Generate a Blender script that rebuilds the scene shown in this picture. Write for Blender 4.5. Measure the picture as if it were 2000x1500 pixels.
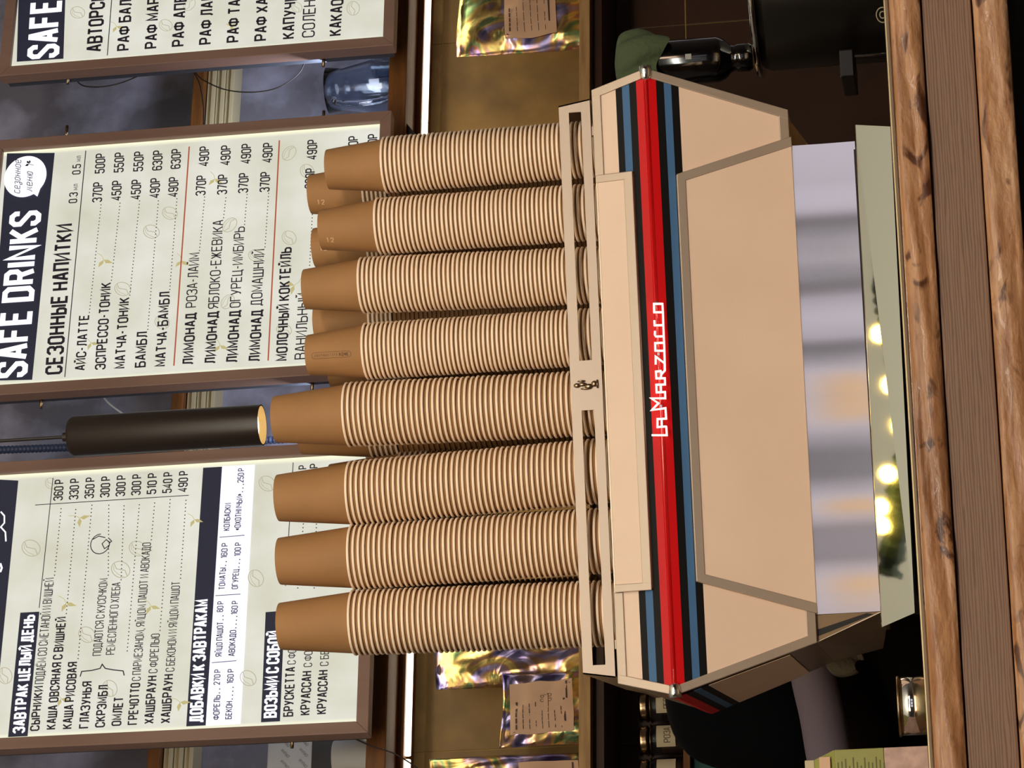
import bpy, math, random
from mathutils import Vector, Matrix
random.seed(7)
PI = math.pi
for o in list(bpy.data.objects): bpy.data.objects.remove(o)
scn = bpy.context.scene
col = scn.collection

# ------------------------------------------------------------------ camera
# long phone lens held on its side, looking slightly up at the machine
F = 6000.0
def unit(v): return Vector(v).normalized()
SL, HZ, VX = .0625, 877.5, 39250.0
AX = unit((VX, HZ - SL * VX, F))
LV = F * F / HZ
AZ = unit((-SL * LV, -LV, F))
AY = AZ.cross(AX)
def ray(x, y):
    c = Vector(((1500 - y) - 750.0, x - 1000.0, F))
    return Vector((AX.dot(c), AY.dot(c), AZ.dot(c)))
_a = ray(1315, 1358); _b = ray(1265, 135)
_a = _a / _a.y; _b = _b / _b.y
_D = .845 / (_b.x - _a.x)
CAM = Vector((-(_a.x + _b.x) / 2 * _D, -_D, 1.45 - (_a.z + _b.z) / 2 * _D))
def at(x, y, Y):
    r = ray(x, y); return CAM + r * ((Y - CAM.y) / r.y)
_w = unit((11800, HZ - SL * 11800, F))
WX = Vector((AX.dot(_w), AY.dot(_w), 0)).normalized()
WY = Vector((-WX.y, WX.x, 0))
WROT = math.atan2(WX.y, WX.x)
def wall(s, q, z): return WX * s + WY * q + Vector((0, 0, z))
def atw(x, y, q):
    r = ray(x, y); t = (q - WY.dot(CAM)) / WY.dot(r); P = CAM + r * t
    return WX.dot(P), P.z
cam_d = bpy.data.cameras.new('camera'); cam = bpy.data.objects.new('camera', cam_d); col.objects.link(cam)
cam_d.sensor_width = 36; cam_d.lens = F / 2000 * 36; cam_d.clip_end = 60; cam_d.clip_start = .05
def camvec(c): return Vector((AX.dot(c), AY.dot(c), AZ.dot(c)))
cx, cy, cz = camvec(Vector((0, 1, 0))), camvec(Vector((1, 0, 0))), -camvec(Vector((0, 0, 1)))
cam.matrix_world = Matrix(((cx.x, cy.x, cz.x, CAM.x), (cx.y, cy.y, cz.y, CAM.y), (cx.z, cy.z, cz.z, CAM.z), (0, 0, 0, 1)))
scn.camera = cam

# ------------------------------------------------------------------ world, lights, exposure
scn.view_settings.view_transform = 'Standard'; scn.view_settings.look = 'None'
scn.view_settings.gamma = 1; scn.view_settings.exposure = 0; scn.view_settings.use_curve_mapping = False
wd = bpy.data.worlds.new('daylight'); scn.world = wd; wd.use_nodes = True
bg = wd.node_tree.nodes['Background']; bg.inputs[0].default_value = (.80, .76, .84, 1); bg.inputs[1].default_value = .82
def area(name, loc, target, size, power, colr, sy=None, spread=None):
    d = bpy.data.lights.new(name, 'AREA'); d.energy = power; d.color = colr; d.size = size
    if sy: d.shape = 'RECTANGLE'; d.size_y = sy
    if spread: d.spread = spread
    o = bpy.data.objects.new(name, d); col.objects.link(o); o.location = loc
    o.rotation_euler = (Vector(target) - Vector(loc)).to_track_quat('-Z', 'Y').to_euler(); return o
WARM = (1, .67, .44)
area('ceiling_lamp', (-1.6, -3.9, 2.9), (0, 0, 1.4), .8, 27, WARM)
area('ceiling_lamp', (1.9, -3.6, 2.9), (.2, 0, 1.5), .7, 18, WARM)
area('ceiling_fill', (0, -3.2, 2.5), (0, -1.6, 3.5), 2.6, 80, (1, .97, .84), .3)  # added unseen fill, brightens the ceiling mirrored in the skirt

# ------------------------------------------------------------------ materials
def lin(c): return tuple(((v / 255) / 12.92 if v / 255 <= .04045 else ((v / 255 + .055) / 1.055) ** 2.4) for v in c) + (1,)
MATS = {}
def mat(name, c, rough=.5, metal=0, emit=None, es=1, spec=None, coat=0, c2=None, nscale=8, stretch=(1, 1, 1), bump=0, bscale=60, trans=0, aniso=0, ramp=(.35, .65), detail=4, ior=None):
    m = bpy.data.materials.new(name); m.use_nodes = True; nt = m.node_tree; b = nt.nodes['Principled BSDF']
    b.inputs['Base Color'].default_value = lin(c); b.inputs['Roughness'].default_value = rough; b.inputs['Metallic'].default_value = metal
    if spec is not None: b.inputs['Specular IOR Level'].default_value = spec
    if coat: b.inputs['Coat Weight'].default_value = coat; b.inputs['Coat Roughness'].default_value = .08
    if trans: b.inputs['Transmission Weight'].default_value = trans
    if ior: b.inputs['IOR'].default_value = ior
    if aniso: b.inputs['Anisotropic'].default_value = aniso
    if emit: b.inputs['Emission Color'].default_value = lin(emit); b.inputs['Emission Strength'].default_value = es
    tc = mp = None
    if c2 or bump:
        tc = nt.nodes.new('ShaderNodeTexCoord'); mp = nt.nodes.new('ShaderNodeMapping'); mp.inputs['Scale'].default_value = stretch
        nt.links.new(tc.outputs['Object'], mp.inputs[0])
    if c2:
        n = nt.nodes.new('ShaderNodeTexNoise'); n.inputs['Scale'].default_value = nscale; n.inputs['Detail'].default_value = detail
        r = nt.nodes.new('ShaderNodeValToRGB'); r.color_ramp.elements[0].position = ramp[0]; r.color_ramp.elements[1].position = ramp[1]
        r.color_ramp.elements[0].color = lin(c); r.color_ramp.elements[1].color = lin(c2)
        nt.links.new(mp.outputs[0], n.inputs['Vector']); nt.links.new(n.outputs[0], r.inputs[0]); nt.links.new(r.outputs[0], b.inputs['Base Color'])
    if bump:
        n2 = nt.nodes.new('ShaderNodeTexNoise'); n2.inputs['Scale'].default_value = bscale; n2.inputs['Detail'].default_value = 5
        bp = nt.nodes.new('ShaderNodeBump'); bp.inputs['Strength'].default_value = bump; bp.inputs['Distance'].default_value = .01
        nt.links.new(mp.outputs[0], n2.inputs['Vector']); nt.links.new(n2.outputs[0], bp.inputs['Height']); nt.links.new(bp.outputs[0], b.inputs['Normal'])
    MATS[name] = m; return m
mat('kraft', (160, 118, 76), .66, c2=(153, 112, 71), nscale=14, spec=.3)
mat('kraft_rim', (255, 232, 206), .4)
mat('mark_dark', (92, 52, 22), .6); mat('mark_pale', (214, 176, 134), .6)
mat('cream_paint', (230, 202, 180), .5, c2=(225, 196, 174), nscale=6)
mat('taupe_metal', (176, 158, 142), .45, metal=.5)
mat('stripe_black', (10, 8, 8), .55, spec=.15); mat('stripe_blue', (66, 104, 146), .55, spec=.2); mat('stripe_red', (200, 4, 12), .45, spec=.2); mat('bead_red', (205, 8, 14), .2, coat=1)
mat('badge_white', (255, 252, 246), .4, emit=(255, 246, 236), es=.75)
mat('chrome', (235, 235, 235), .06, metal=1)
mat('emblem_metal', (150, 128, 105), .3, metal=1)
mat('brushed_steel', (232, 226, 228), .13, metal=1)
mat('side_steel', (190, 172, 148), .34, metal=1)
mat('mirror_steel', (250, 251, 242), .03, metal=1, bump=.012, bscale=6)
mat('edge_steel', (160, 140, 110), .24, metal=1)
mat('dark_gap', (18, 14, 12), .7)
mat('board_frame', (150, 120, 108), .5, c2=(140, 111, 99), nscale=30, stretch=(1, 1, .1))
mat('board_side', (70, 74, 84), .5)
mat('print_dark', (52, 46, 66), .7); mat('print_black', (36, 38, 52), .7, emit=(44, 48, 70), es=.4)
mat('print_red', (196, 104, 78), .7, emit=(180, 90, 66), es=.35)
mat('print_white', (250, 250, 255), .5, emit=(232, 236, 255), es=1.0)
mat('print_tan', (90, 86, 60), .7, emit=(200, 188, 132), es=.85)
mat('print_bean', (90, 88, 76), .7, emit=(190, 184, 160), es=.86)
mat('panel_blue_white', (230, 232, 250), .5, emit=(214, 220, 248), es=.95)
mat('plaster', (100, 98, 108), .9, c2=(168, 168, 190), nscale=5, bump=.3, bscale=30, detail=8, ramp=(.45, .7))
mat('tile_gold', (92, 70, 34), .6, c2=(146, 114, 60), nscale=6, bump=.08, bscale=40, detail=6, ramp=(.3, .75))
mat('tile_pale', (160, 132, 80), .6, c2=(122, 94, 52), nscale=9, bump=.08, bscale=40, detail=6)
mat('tile_dark', (66, 42, 28), .5, c2=(52, 34, 24), nscale=5, detail=6)  # gold tile darkened: shade below the shelf put into the colour
mat('grout', (150, 120, 70), .9)
mat('orange_wood', (128, 80, 34), .5, c2=(104, 64, 26), nscale=10, stretch=(1, 8, 8))
mat('pale_wood', (176, 140, 92), .55, c2=(150, 114, 70), nscale=10, stretch=(1, 8, 8))
mat('cream_moulding', (190, 176, 140), .6)
mat('black_metal', (30, 20, 14), .42); mat('black_gloss', (8, 8, 9), .12, coat=.5); mat('black_satin', (20, 16, 13), .3)
mat('lamp_inner', (196, 172, 126), .5, metal=.3)
mat('lamp_glow', (255, 240, 200), .5, emit=(255, 238, 200), es=4)
mat('led_glow', (255, 250, 236), .5, emit=(255, 243, 222), es=3)
mat('bulb_glow', (255, 214, 120), .3, emit=(255, 210, 100), es=14)
mat('cable', (24, 16, 16), .5); mat('white_cable', (190, 200, 205), .5)
mat('green_cloth', (84, 98, 68), .9, bump=.3, bscale=120)
mat('navy_cloth', (9, 10, 14), .95, spec=.1)
mat('black_cloth', (34, 28, 28), .95, spec=.1); mat('charcoal_cloth', (116, 106, 118), .95); mat('gusset_brown', (118, 94, 68), .4, metal=.6); mat('skin', (170, 120, 92), .6)
mat('grey_cloth', (92, 86, 70), .95, bump=.4, bscale=160)
mat('glass', (225, 232, 240), .04, trans=1, ior=1.3)
mat('label_paper', (196, 160, 132), .7); mat('label_cream', (205, 192, 160), .8)
mat('ink', (70, 52, 48), .8)
mat('jar_content', (70, 48, 30), .8)
mat('carton_green', (146, 146, 76), .45, c2=(134, 134, 66), nscale=12); mat('carton_pink', (196, 164, 150), .5, c2=(170, 140, 128), nscale=70)
mat('carton_print', (96, 94, 44), .6); mat('teal', (30, 84, 84), .5)
mat('paper_white', (176, 174, 170), .7); mat('box_grey', (132, 128, 120), .7); mat('box_dark', (50, 46, 42), .6)
mat('bag_grey', (140, 136, 128), .7, bump=.5, bscale=12); mat('plastic_white', (225, 228, 238), .4, bump=.5, bscale=60)
mat('ridged_blue', (50, 60, 90), .5)
mat('ceiling_paint', (242, 242, 230), .9); mat('room_wall', (150, 140, 132), .9); mat('floor_tile', (96, 80, 66), .4)
mat('garland_green', (30, 54, 42), .8); mat('leaf', (92, 132, 60), .6); mat('yellow_shade', (250, 200, 70), .5, emit=(250, 190, 60), es=.7)
mat('curtain_dark', (70, 66, 72), .9)

def live_edge():
    m = bpy.data.materials.new('live_edge_wood'); m.use_nodes = True; nt = m.node_tree; b = nt.nodes['Principled BSDF']
    tc = nt.nodes.new('ShaderNodeTexCoord'); L = nt.links.new
    def noise(sc, st, det=5, dist=0):
        mp = nt.nodes.new('ShaderNodeMapping'); mp.inputs['Scale'].default_value = st
        n = nt.nodes.new('ShaderNodeTexNoise'); n.inputs['Scale'].default_value = sc; n.inputs['Detail'].default_value = det; n.inputs['Distortion'].default_value = dist
        L(tc.outputs['Object'], mp.inputs[0]); L(mp.outputs[0], n.inputs['Vector']); return n.outputs[0]
    def ramp(src, stops):
        r = nt.nodes.new('ShaderNodeValToRGB'); e = r.color_ramp.elements
        for i, (p, c) in enumerate(stops):
            el = e[i] if i < 2 else e.new(p)
            el.position = p; el.color = lin(c)
        L(src, r.inputs[0]); return r.outputs[0]
    base = ramp(noise(3, (1.2, 4, 4), 4), [(.3, (156, 114, 78)), (.7, (216, 180, 146)), (.5, (192, 146, 104))])
    grain = ramp(noise(22, (.5, 7, 7), 6, .6), [(.3, (178, 138, 108)), (.7, (255, 250, 244))])
    knots = ramp(noise(13, (1, 2.2, 2.2), 3, 1.2), [(.60, (255, 255, 255)), (.68, (110, 74, 52))])
    def mul(a, c, f):
        x = nt.nodes.new('ShaderNodeMix'); x.data_type = 'RGBA'; x.blend_type = 'MULTIPLY'; x.inputs[0].default_value = f
        L(a, x.inputs[6]); L(c, x.inputs[7]); return x.outputs[2]
    L(mul(mul(base, grain, .8), knots, .9), b.inputs['Base Color'])
    b.inputs['Roughness'].default_value = .45; b.inputs['Coat Weight'].default_value = .1
    bp = nt.nodes.new('ShaderNodeBump'); bp.inputs['Strength'].default_value = .4; bp.inputs['Distance'].default_value = .01
    L(noise(30, (1, 2, 2), 4), bp.inputs['Height']); L(bp.outputs[0], b.inputs['Normal']); MATS['live_edge'] = m
live_edge()
def grain_plank():
    m = bpy.data.materials.new('grey_brown_plank'); m.use_nodes = True; nt = m.node_tree; b = nt.nodes['Principled BSDF']; L = nt.links.new
    tc = nt.nodes.new('ShaderNodeTexCoord'); mp = nt.nodes.new('ShaderNodeMapping'); mp.inputs['Scale'].default_value = (.35, 1, 5)
    w = nt.nodes.new('ShaderNodeTexWave'); w.bands_direction = 'Z'; w.inputs['Scale'].default_value = 17; w.inputs['Distortion'].default_value = 7; w.inputs['Detail'].default_value = 3; w.inputs['Detail Scale'].default_value = 1.5
    r = nt.nodes.new('ShaderNodeValToRGB'); r.color_ramp.elements[0].color = lin((112, 84, 68)); r.color_ramp.elements[1].color = lin((138, 108, 88)); r.color_ramp.elements[0].position = .1; r.color_ramp.elements[1].position = .6
    L(tc.outputs['Object'], mp.inputs[0]); L(mp.outputs[0], w.inputs['Vector']); L(w.outputs[1], r.inputs[0]); L(r.outputs[0], b.inputs['Base Color']); b.inputs['Roughness'].default_value = .6
    MATS['grey_plank'] = m
grain_plank()
def holo():
    m = bpy.data.materials.new('holographic_foil'); m.use_nodes = True; nt = m.node_tree; b = nt.nodes['Principled BSDF']; L = nt.links.new
    tc = nt.nodes.new('ShaderNodeTexCoord'); n = nt.nodes.new('ShaderNodeTexNoise'); n.inputs['Scale'].default_value = 8; n.inputs['Detail'].default_value = 2; n.inputs['Distortion'].default_value = 1.5
    r = nt.nodes.new('ShaderNodeValToRGB'); e = r.color_ramp.elements; e[0].position = .28; e[1].position = .75
    e[0].color = lin((60, 52, 110)); e[1].color = lin((190, 130, 70))
    for p, c in ((.38, (150, 146, 200)), (.45, (180, 140, 110)), (.5, (225, 196, 120)), (.55, (110, 150, 110)), (.60, (170, 120, 90)), (.67, (150, 130, 190))):
        x = e.new(p); x.color = lin(c)
    L(tc.outputs['Object'], n.inputs['Vector']); L(n.outputs[0], r.inputs[0]); L(r.outputs[0], b.inputs['Base Color'])
    b.inputs['Metallic'].default_value = .92; b.inputs['Roughness'].default_value = .27
    n2 = nt.nodes.new('ShaderNodeTexNoise'); n2.inputs['Scale'].default_value = 11; n2.inputs['Detail'].default_value = 2; n2.inputs['Distortion'].default_value = 1.2
    bp = nt.nodes.new('ShaderNodeBump'); bp.inputs['Strength'].default_value = .7; bp.inputs['Distance'].default_value = .012
    L(tc.outputs['Object'], n2.inputs['Vector']); L(n2.outputs[0], bp.inputs['Height']); L(bp.outputs[0], b.inputs['Normal']); MATS['holo'] = m
holo()
def lightbox():
    # back-lit paper: cream print, a brighter line where the edge LEDs sit
    m = bpy.data.materials.new('backlit_menu_paper'); m.use_nodes = True; nt = m.node_tree; b = nt.nodes['Principled BSDF']; L = nt.links.new
    tc = nt.nodes.new('ShaderNodeTexCoord'); n = nt.nodes.new('ShaderNodeTexNoise'); n.inputs['Scale'].default_value = 7; n.inputs['Detail'].default_value = 6
    r = nt.nodes.new('ShaderNodeValToRGB'); r.color_ramp.elements[0].position = .3; r.color_ramp.elements[1].position = .7
    r.color_ramp.elements[0].color = lin((204, 204, 186)); r.color_ramp.elements[1].color = lin((228, 228, 220))
    L(tc.outputs['Object'], n.inputs['Vector']); L(n.outputs[0], r.inputs[0])
    sp = nt.nodes.new('ShaderNodeSeparateXYZ'); L(tc.outputs['Generated'], sp.inputs[0])
    def mth(op, a, bb=None, val=None):
        x = nt.nodes.new('ShaderNodeMath'); x.operation = op; L(a, x.inputs[0])
        if bb is not None: L(bb, x.inputs[1])
        if val is not None: x.inputs[1].default_value = val
        return x.outputs[0]
    ex = mth('ABSOLUTE', mth('SUBTRACT', sp.outputs[0], val=.5))
    ed = mth('SUBTRACT', ex, val=.478); ed = mth('MULTIPLY', ed, val=55); 
    cl = nt.nodes.new('ShaderNodeClamp'); L(ed, cl.inputs[0])
    mx = nt.nodes.new('ShaderNodeMix'); mx.data_type = 'RGBA'; L(cl.outputs[0], mx.inputs[0]); L(r.outputs[0], mx.inputs[6]); mx.inputs[7].default_value = lin((255, 255, 222))
    b.inputs['Base Color'].default_value = lin((120, 120, 110)); b.inputs['Roughness'].default_value = .6; b.inputs['Specular IOR Level'].default_value = .1
    L(mx.outputs[2], b.inputs['Emission Color']); b.inputs['Emission Strength'].default_value = .93; MATS['lightbox'] = m
lightbox()

# ------------------------------------------------------------------ mesh helpers
class MB:
    def __init__(s): s.v = []; s.f = []
    def add(s, vs, fs):
        k = len(s.v); s.v += [tuple(v) for v in vs]; s.f += [tuple(i + k for i in f) for f in fs]; return s
    def box(s, x0, x1, y0, y1, z0, z1):
        return s.add([(x0, y0, z0), (x1, y0, z0), (x1, y1, z0), (x0, y1, z0), (x0, y0, z1), (x1, y0, z1), (x1, y1, z1), (x0, y1, z1)],
                     [(0, 3, 2, 1), (4, 5, 6, 7), (0, 1, 5, 4), (1, 2, 6, 5), (2, 3, 7, 6), (3, 0, 4, 7)])
    def prism(s, poly, off):
        "extrude a 3-D polygon by the vector off"
        n = len(poly); off = Vector(off); A = [Vector(p) for p in poly]; B = [p + off for p in A]
        nrm = sum(((A[i] - A[0]).cross(A[(i + 1) % n] - A[0]) for i in range(1, n)), Vector((0, 0, 0)))
        if nrm.dot(off) > 0: A.reverse(); B.reverse()
        return s.add(A + B, [tuple(range(n)), tuple(range(2 * n - 1, n - 1, -1))] + [(i, i + n, (i + 1) % n + n, (i + 1) % n) for i in range(n)])
    def lathe(s, prof, seg=32, c=(0, 0, 0), axis='Z', close=False):
        n = len(prof); vs = []
        for i in range(seg):
            a = 2 * PI * i / seg; ca, sa = math.cos(a), math.sin(a)
            for r, h in prof:
                p = {'Z': (r * ca, r * sa, h), 'X': (h, r * ca, r * sa), 'Y': (r * sa, h, r * ca)}[axis]
                vs.append((p[0] + c[0], p[1] + c[1], p[2] + c[2]))
        fs = []
        for i in range(seg):
            j = (i + 1) % seg
            for k in range(n - 1 + (1 if close else 0)):
                k2 = (k + 1) % n
                fs.append((i * n + k, j * n + k, j * n + k2, i * n + k2))
        return s.add(vs, fs)
    def tube(s, pts, r, seg=8):
        pts = [Vector(p) for p in pts]; vs = []; fs = []; n = len(pts)
        ref = Vector((.31, .17, .93))
        for i, p in enumerate(pts):
            t = (pts[min(i + 1, n - 1)] - pts[max(i - 1, 0)]).normalized()
            u = t.cross(ref).normalized(); w = t.cross(u)
            rr = r[i] if isinstance(r, (list, tuple)) else r
            for k in range(seg):
                a = 2 * PI * k / seg; vs.append(p + u * rr * math.cos(a) + w * rr * math.sin(a))
        for i in range(n - 1):
            for k in range(seg):
                k2 = (k + 1) % seg; fs.append((i * seg + k, i * seg + k2, (i + 1) * seg + k2, (i + 1) * seg + k))
        fs.append(tuple(range(seg))[::-1]); fs.append(tuple((n - 1) * seg + k for k in range(seg)))
        return s.add(vs, fs)
    def build(s, name, m, parent=None, smooth=False, bevel=0, loc=None, sub=0):
        me = bpy.data.meshes.new(name); me.from_pydata(s.v, [], s.f); me.validate()
        for mm in (m if isinstance(m, (list, tuple)) else [m]): me.materials.append(MATS[mm])
        if smooth:
            for p in me.polygons: p.use_smooth = True
        o = bpy.data.objects.new(name, me); col.objects.link(o)
        if parent: o.parent = parent
        if loc: o.location = loc
        if bevel:
            b = o.modifiers.new('bevel', 'BEVEL'); b.width = bevel; b.segments = 2; b.limit_method = 'ANGLE'; b.angle_limit = .6
        if sub:
            b = o.modifiers.new('sub', 'SUBSURF'); b.levels = sub; b.render_levels = sub
        return o
def tag(o, label=None, cat=None, group=None, kind=None):
    if label: o['label'] = label
    if cat: o['category'] = cat
    if group: o['group'] = group
    if kind: o['kind'] = kind
    return o
def root(name, loc, label, cat, group=None, rz=0):
    o = bpy.data.objects.new(name, None); col.objects.link(o); o.location = loc; o.rotation_euler = (0, 0, rz); o.empty_display_size = .05
    return tag(o, label, cat, group)
def struct(mb, name, m, **k): return tag(mb.build(name, m, **k), kind='structure')

# stroke lettering: condensed sans drawn as centre lines on a 4 x 8 cell
G = {'А': '0,0 1.7,8 2.3,8 4,0|.7,2.4 3.3,2.4', 'Б': '3.8,8 0,8 0,0 3,0 4,1 4,3.6 3,4.6 0,4.6', 'В': '0,4.2 3,4.2 3.9,5.2 3.9,7 3,8 0,8 0,0 3,0 4,1 4,3.2 3,4.2',
 'Г': '3.8,8 0,8 0,0', 'Д': '-.3,-1.4 -.3,0 4.3,0 4.3,-1.4|.6,0 1,8 3.5,8 3.5,0', 'Е': '3.8,8 0,8 0,0 3.8,0|0,4.2 3.3,4.2', 'Ё': '3.8,8 0,8 0,0 3.8,0|0,4.2 3.3,4.2|.9,9.6 1.5,9.6|2.5,9.6 3.1,9.6',
 'Ж': '0,0 2,4.2 0,8|5,0 3,4.2 5,8|2.5,0 2.5,8|2,4.2 3,4.2', 'З': '0,6.4 0,7 1,8 3,8 4,7 4,5.3 3,4.3 1.6,4.3|3,4.3 4,3.3 4,1 3,0 1,0 0,1 0,1.6', 'И': '0,8 0,0 4,8 4,0', 'Й': '0,8 0,0 4,8 4,0|1.1,10 1.6,9.2 2.4,9.2 2.9,10',
 'К': '0,0 0,8|4,8 .6,3.8|1.4,4.8 4,0', 'Л': '-.2,0 .5,.2 1,1.4 1.2,8 4,8 4,0', 'М': '0,0 0,8 2.4,1.6 4.8,8 4.8,0', 'Н': '0,0 0,8|4,0 4,8|0,4.2 4,4.2', 'О': '1,0 0,1 0,7 1,8 3,8 4,7 4,1 3,0 1,0',
 'П': '0,0 0,8 4,8 4,0', 'Р': '0,0 0,8 3,8 4,7 4,4.6 3,3.6 0,3.6', 'С': '4,5.6 4,7 3,8 1,8 0,7 0,1 1,0 3,0 4,1 4,2.4', 'Т': '0,8 4,8|2,8 2,0', 'У': '0,8 2.1,2.6|4,8 2,2 1.4,.3 .3,0',
 'Ф': '2.6,0 2.6,8|1,1.7 0,2.6 0,5.8 1,6.7 4.2,6.7 5.2,5.8 5.2,2.6 4.2,1.7 1,1.7', 'Х': '0,0 4,8|0,8 4,0', 'Ц': '0,8 0,0 4.4,0 4.4,-1.4|3.7,0 3.7,8', 'Ч': '0,8 0,4.8 1,3.7 4,3.7|4,8 4,0', 'Ш': '0,8 0,0 5.6,0 5.6,8|2.8,0 2.8,8',
 'Щ': '0,8 0,0 6,0 6,-1.4|5.4,0 5.4,8|2.7,0 2.7,8', 'Ь': '0,8 0,0 3,0 4,1 4,3.5 3,4.5 0,4.5', 'Ы': '0,8 0,0 2.4,0 3.2,1 3.2,3.5 2.4,4.5 0,4.5|5,0 5,8', 'Э': '0,6 0,7 1,8 3,8 4,7 4,1 3,0 1,0 0,1 0,2.2|1.4,4.2 4,4.2',
 'Ю': '0,0 0,8|0,4.2 1.5,4.2|2.5,0 1.5,1 1.5,7 2.5,8 4.2,8 5.2,7 5.2,1 4.2,0 2.5,0', 'Я': '4,0 4,8 1,8 0,7 0,4.9 1,3.9 4,3.9|2,3.9 0,0',
 'S': '4,5.8 4,7 3,8 1,8 0,7 0,5.4 4,2.6 4,1 3,0 1,0 0,1 0,2.2', 'F': '3.8,8 0,8 0,0|0,4.2 3.3,4.2', 'D': '0,0 0,8 2.8,8 4,7 4,1 2.8,0 0,0', 'R': '0,0 0,8 3,8 4,7 4,5 3,4 0,4|2.6,4 4,0', 'I': '.2,0 .2,8', 'N': '0,0 0,8 4,0 4,8',
 '0': '1,0 0,1 0,7 1,8 3,8 4,7 4,1 3,0 1,0', '1': '.4,6.8 1.8,8 1.8,0', '2': '0,6 0,7 1,8 3,8 4,7 4,5.2 0,0 4,0', '3': '0,6.4 0,7 1,8 3,8 4,7 4,5.3 3,4.3 1.6,4.3|3,4.3 4,3.3 4,1 3,0 1,0 0,1 0,1.6', '4': '3,0 3,8 0,2 4.2,2',
 '5': '3.8,8 .3,8 .1,4.6 3,4.9 4,3.9 4,1 3,0 1,0 0,1 0,1.8', '6': '4,6.2 4,7 3,8 1,8 0,7 0,1 1,0 3,0 4,1 4,3.6 3,4.6 0,4.2', '7': '0,8 4,8 1.6,0', '8': '1,4.3 .1,5.2 .1,7 1,8 3,8 3.9,7 3.9,5.2 3,4.3 1,4.3 0,3.3 0,1 1,0 3,0 4,1 4,3.3 3,4.3', '9': '0,1.8 0,1 1,0 3,0 4,1 4,7 3,8 1,8 0,7 0,4.4 1,3.4 4,3.8',
 '-': '0,3.6 2,3.6', '.': '0,0 0,.5', ',': '.3,.4 0,-1.2', '«': '1,2 0,4 1,6|2.4,2 1.4,4 2.4,6', '»': '0,2 1,4 0,6|1.4,2 2.4,4 1.4,6', '+': '0,4 3,4|1.5,2.5 1.5,5.5'}
for a_, b_ in zip('AEKOCPTHX', 'АЕКОСРТНХ'): G[a_] = G[b_]
G['с'] = '4,7 3,8 1,8 0,7 0,1 1,0 4,0 5,1'; G['е'] = '.3,3.6 4,4.4 4,7 3,8 1,8 0,7 0,1 1,0 4,0 5,1'; G['з'] = '0,7 1,8 3,8 4,7 3,4.6 1.6,4.3|3,4.3 4,3 4,-1 3,-3 1,-3 0,-1 4.6,1.6'; G['о'] = '1,0 0,1 0,7 1,8 3,8 4,7 4,1 3,0 1,0|4,6 5,6.6'; G['н'] = '0,8 0,0|0,4 4,4|4,8 4,1 5,0'; G['м'] = '-.4,0 .4,.4 1.4,8 2.6,2 4,8 4.4,1 5.2,0'; G['ю'] = '0,8 0,0|0,4 1.6,4|2.6,0 1.8,1 1.8,7 2.6,8 4,8 4.8,7 4.8,1 4,0 2.6,0'
G['M'] = G['М']; G['B'] = G['В']; G['U'] = '0,8 0,1 1,0 3,0 4,1 4,8'
def glyph_lines(ch):
    return [[tuple(float(t) for t in p.split(',')) for p in pl.split()] for pl in G.get(ch, '').split('|') if pl]
def stroke(mb, pts, w, place):
    "flat ribbon along pts (2-D); place maps 2-D to 3-D"
    n = len(pts); P = [Vector(p) for p in pts]; Ls = []; Rs = []
    closed = n > 3 and (P[0] - P[-1]).length < 1e-6
    for i in range(n):
        d1 = (P[i] - P[i - 1]) if i else ((P[0] - P[-2]) if closed else P[1] - P[0])
        d2 = (P[i + 1] - P[i]) if i < n - 1 else ((P[1] - P[0]) if closed else P[-1] - P[-2])
        d1 = d1.normalized(); d2 = d2.normalized(); t = (d1 + d2)
        t = t.normalized() if t.length > 1e-4 else d1.copy()
        nn = Vector((-t.y, t.x)); c = max(.45, nn.dot(Vector((-d1.y, d1.x))))
        Ls.append(P[i] + nn * w / 2 / c); Rs.append(P[i] - nn * w / 2 / c)
    vs = [place(a.x, a.y) for a in Ls] + [place(a.x, a.y) for a in Rs]
    mb.add(vs, [(i + n, i + 1 + n, i + 1, i) for i in range(n - 1)])
def text_width(t, th):
    x = 0
    for ch in t:
        if ch == ' ': x += 2.2; continue
        gl = glyph_lines(ch); mx = max([p[0] for l in gl for p in l] or [2]); x += mx + th + .75
    return x - .75
def text_strokes(mb, t, h, width, th, place, slant=0):
    "write t with cap height h, fitted to the given width, starting at 0,0"
    tw = text_width(t, th); ky = h / (8 + th); kx = width / tw; x = th / 2
    wst = th * (ky + kx) / 2
    for ch in t:
        if ch == ' ': x += 2.2; continue
        gl = glyph_lines(ch); mx = max([p[0] for l in gl for p in l] or [2])
        for pl in gl:
            stroke(mb, [((px + x) * kx + slant * py * ky, (py + th / 2) * ky) for px, py in pl], wst, place)
        x += mx + th + .75

# ------------------------------------------------------------------ room shell
struct(MB().box(-5, 6, -7, 4.5, -.05, 0), 'floor', 'floor_tile')
struct(MB().box(-5, 6, -7, 4.5, 3.5, 3.55), 'ceiling', 'ceiling_paint')
struct(MB().box(-5.1, -5, -7, 4.5, 0, 3.5), 'wall_left', 'room_wall')
struct(MB().box(6, 6.1, -7, 4.5, 0, 3.5), 'wall_right', 'room_wall')
fw = MB()
fw.box(-5, 6, -7.1, -7, 0, .7); fw.box(-5, 6, -7.1, -7, 2.7, 3.5)
for a_, b_ in ((-5, -1.2), (-.25, .05), (1.3, 1.62), (2.75, 6)): fw.box(a_, b_, -7.1, -7, .7, 2.7)
struct(fw, 'wall_front', 'room_wall')
QW = 2.0      # depth of the wall behind the bar, square to the menus
SB0, SB1 = -1.6, 4.2
wr = bpy.data.objects.new('wall_back', None); col.objects.link(wr); wr.rotation_euler = (0, 0, WROT); wr['kind'] = 'structure'
ZT = 2.19     # underside / top of the high cabinet
MB().box(SB0, SB1, QW, QW + .1, 2.2, 3.5).build('plaster_field', 'plaster', wr)
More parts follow.
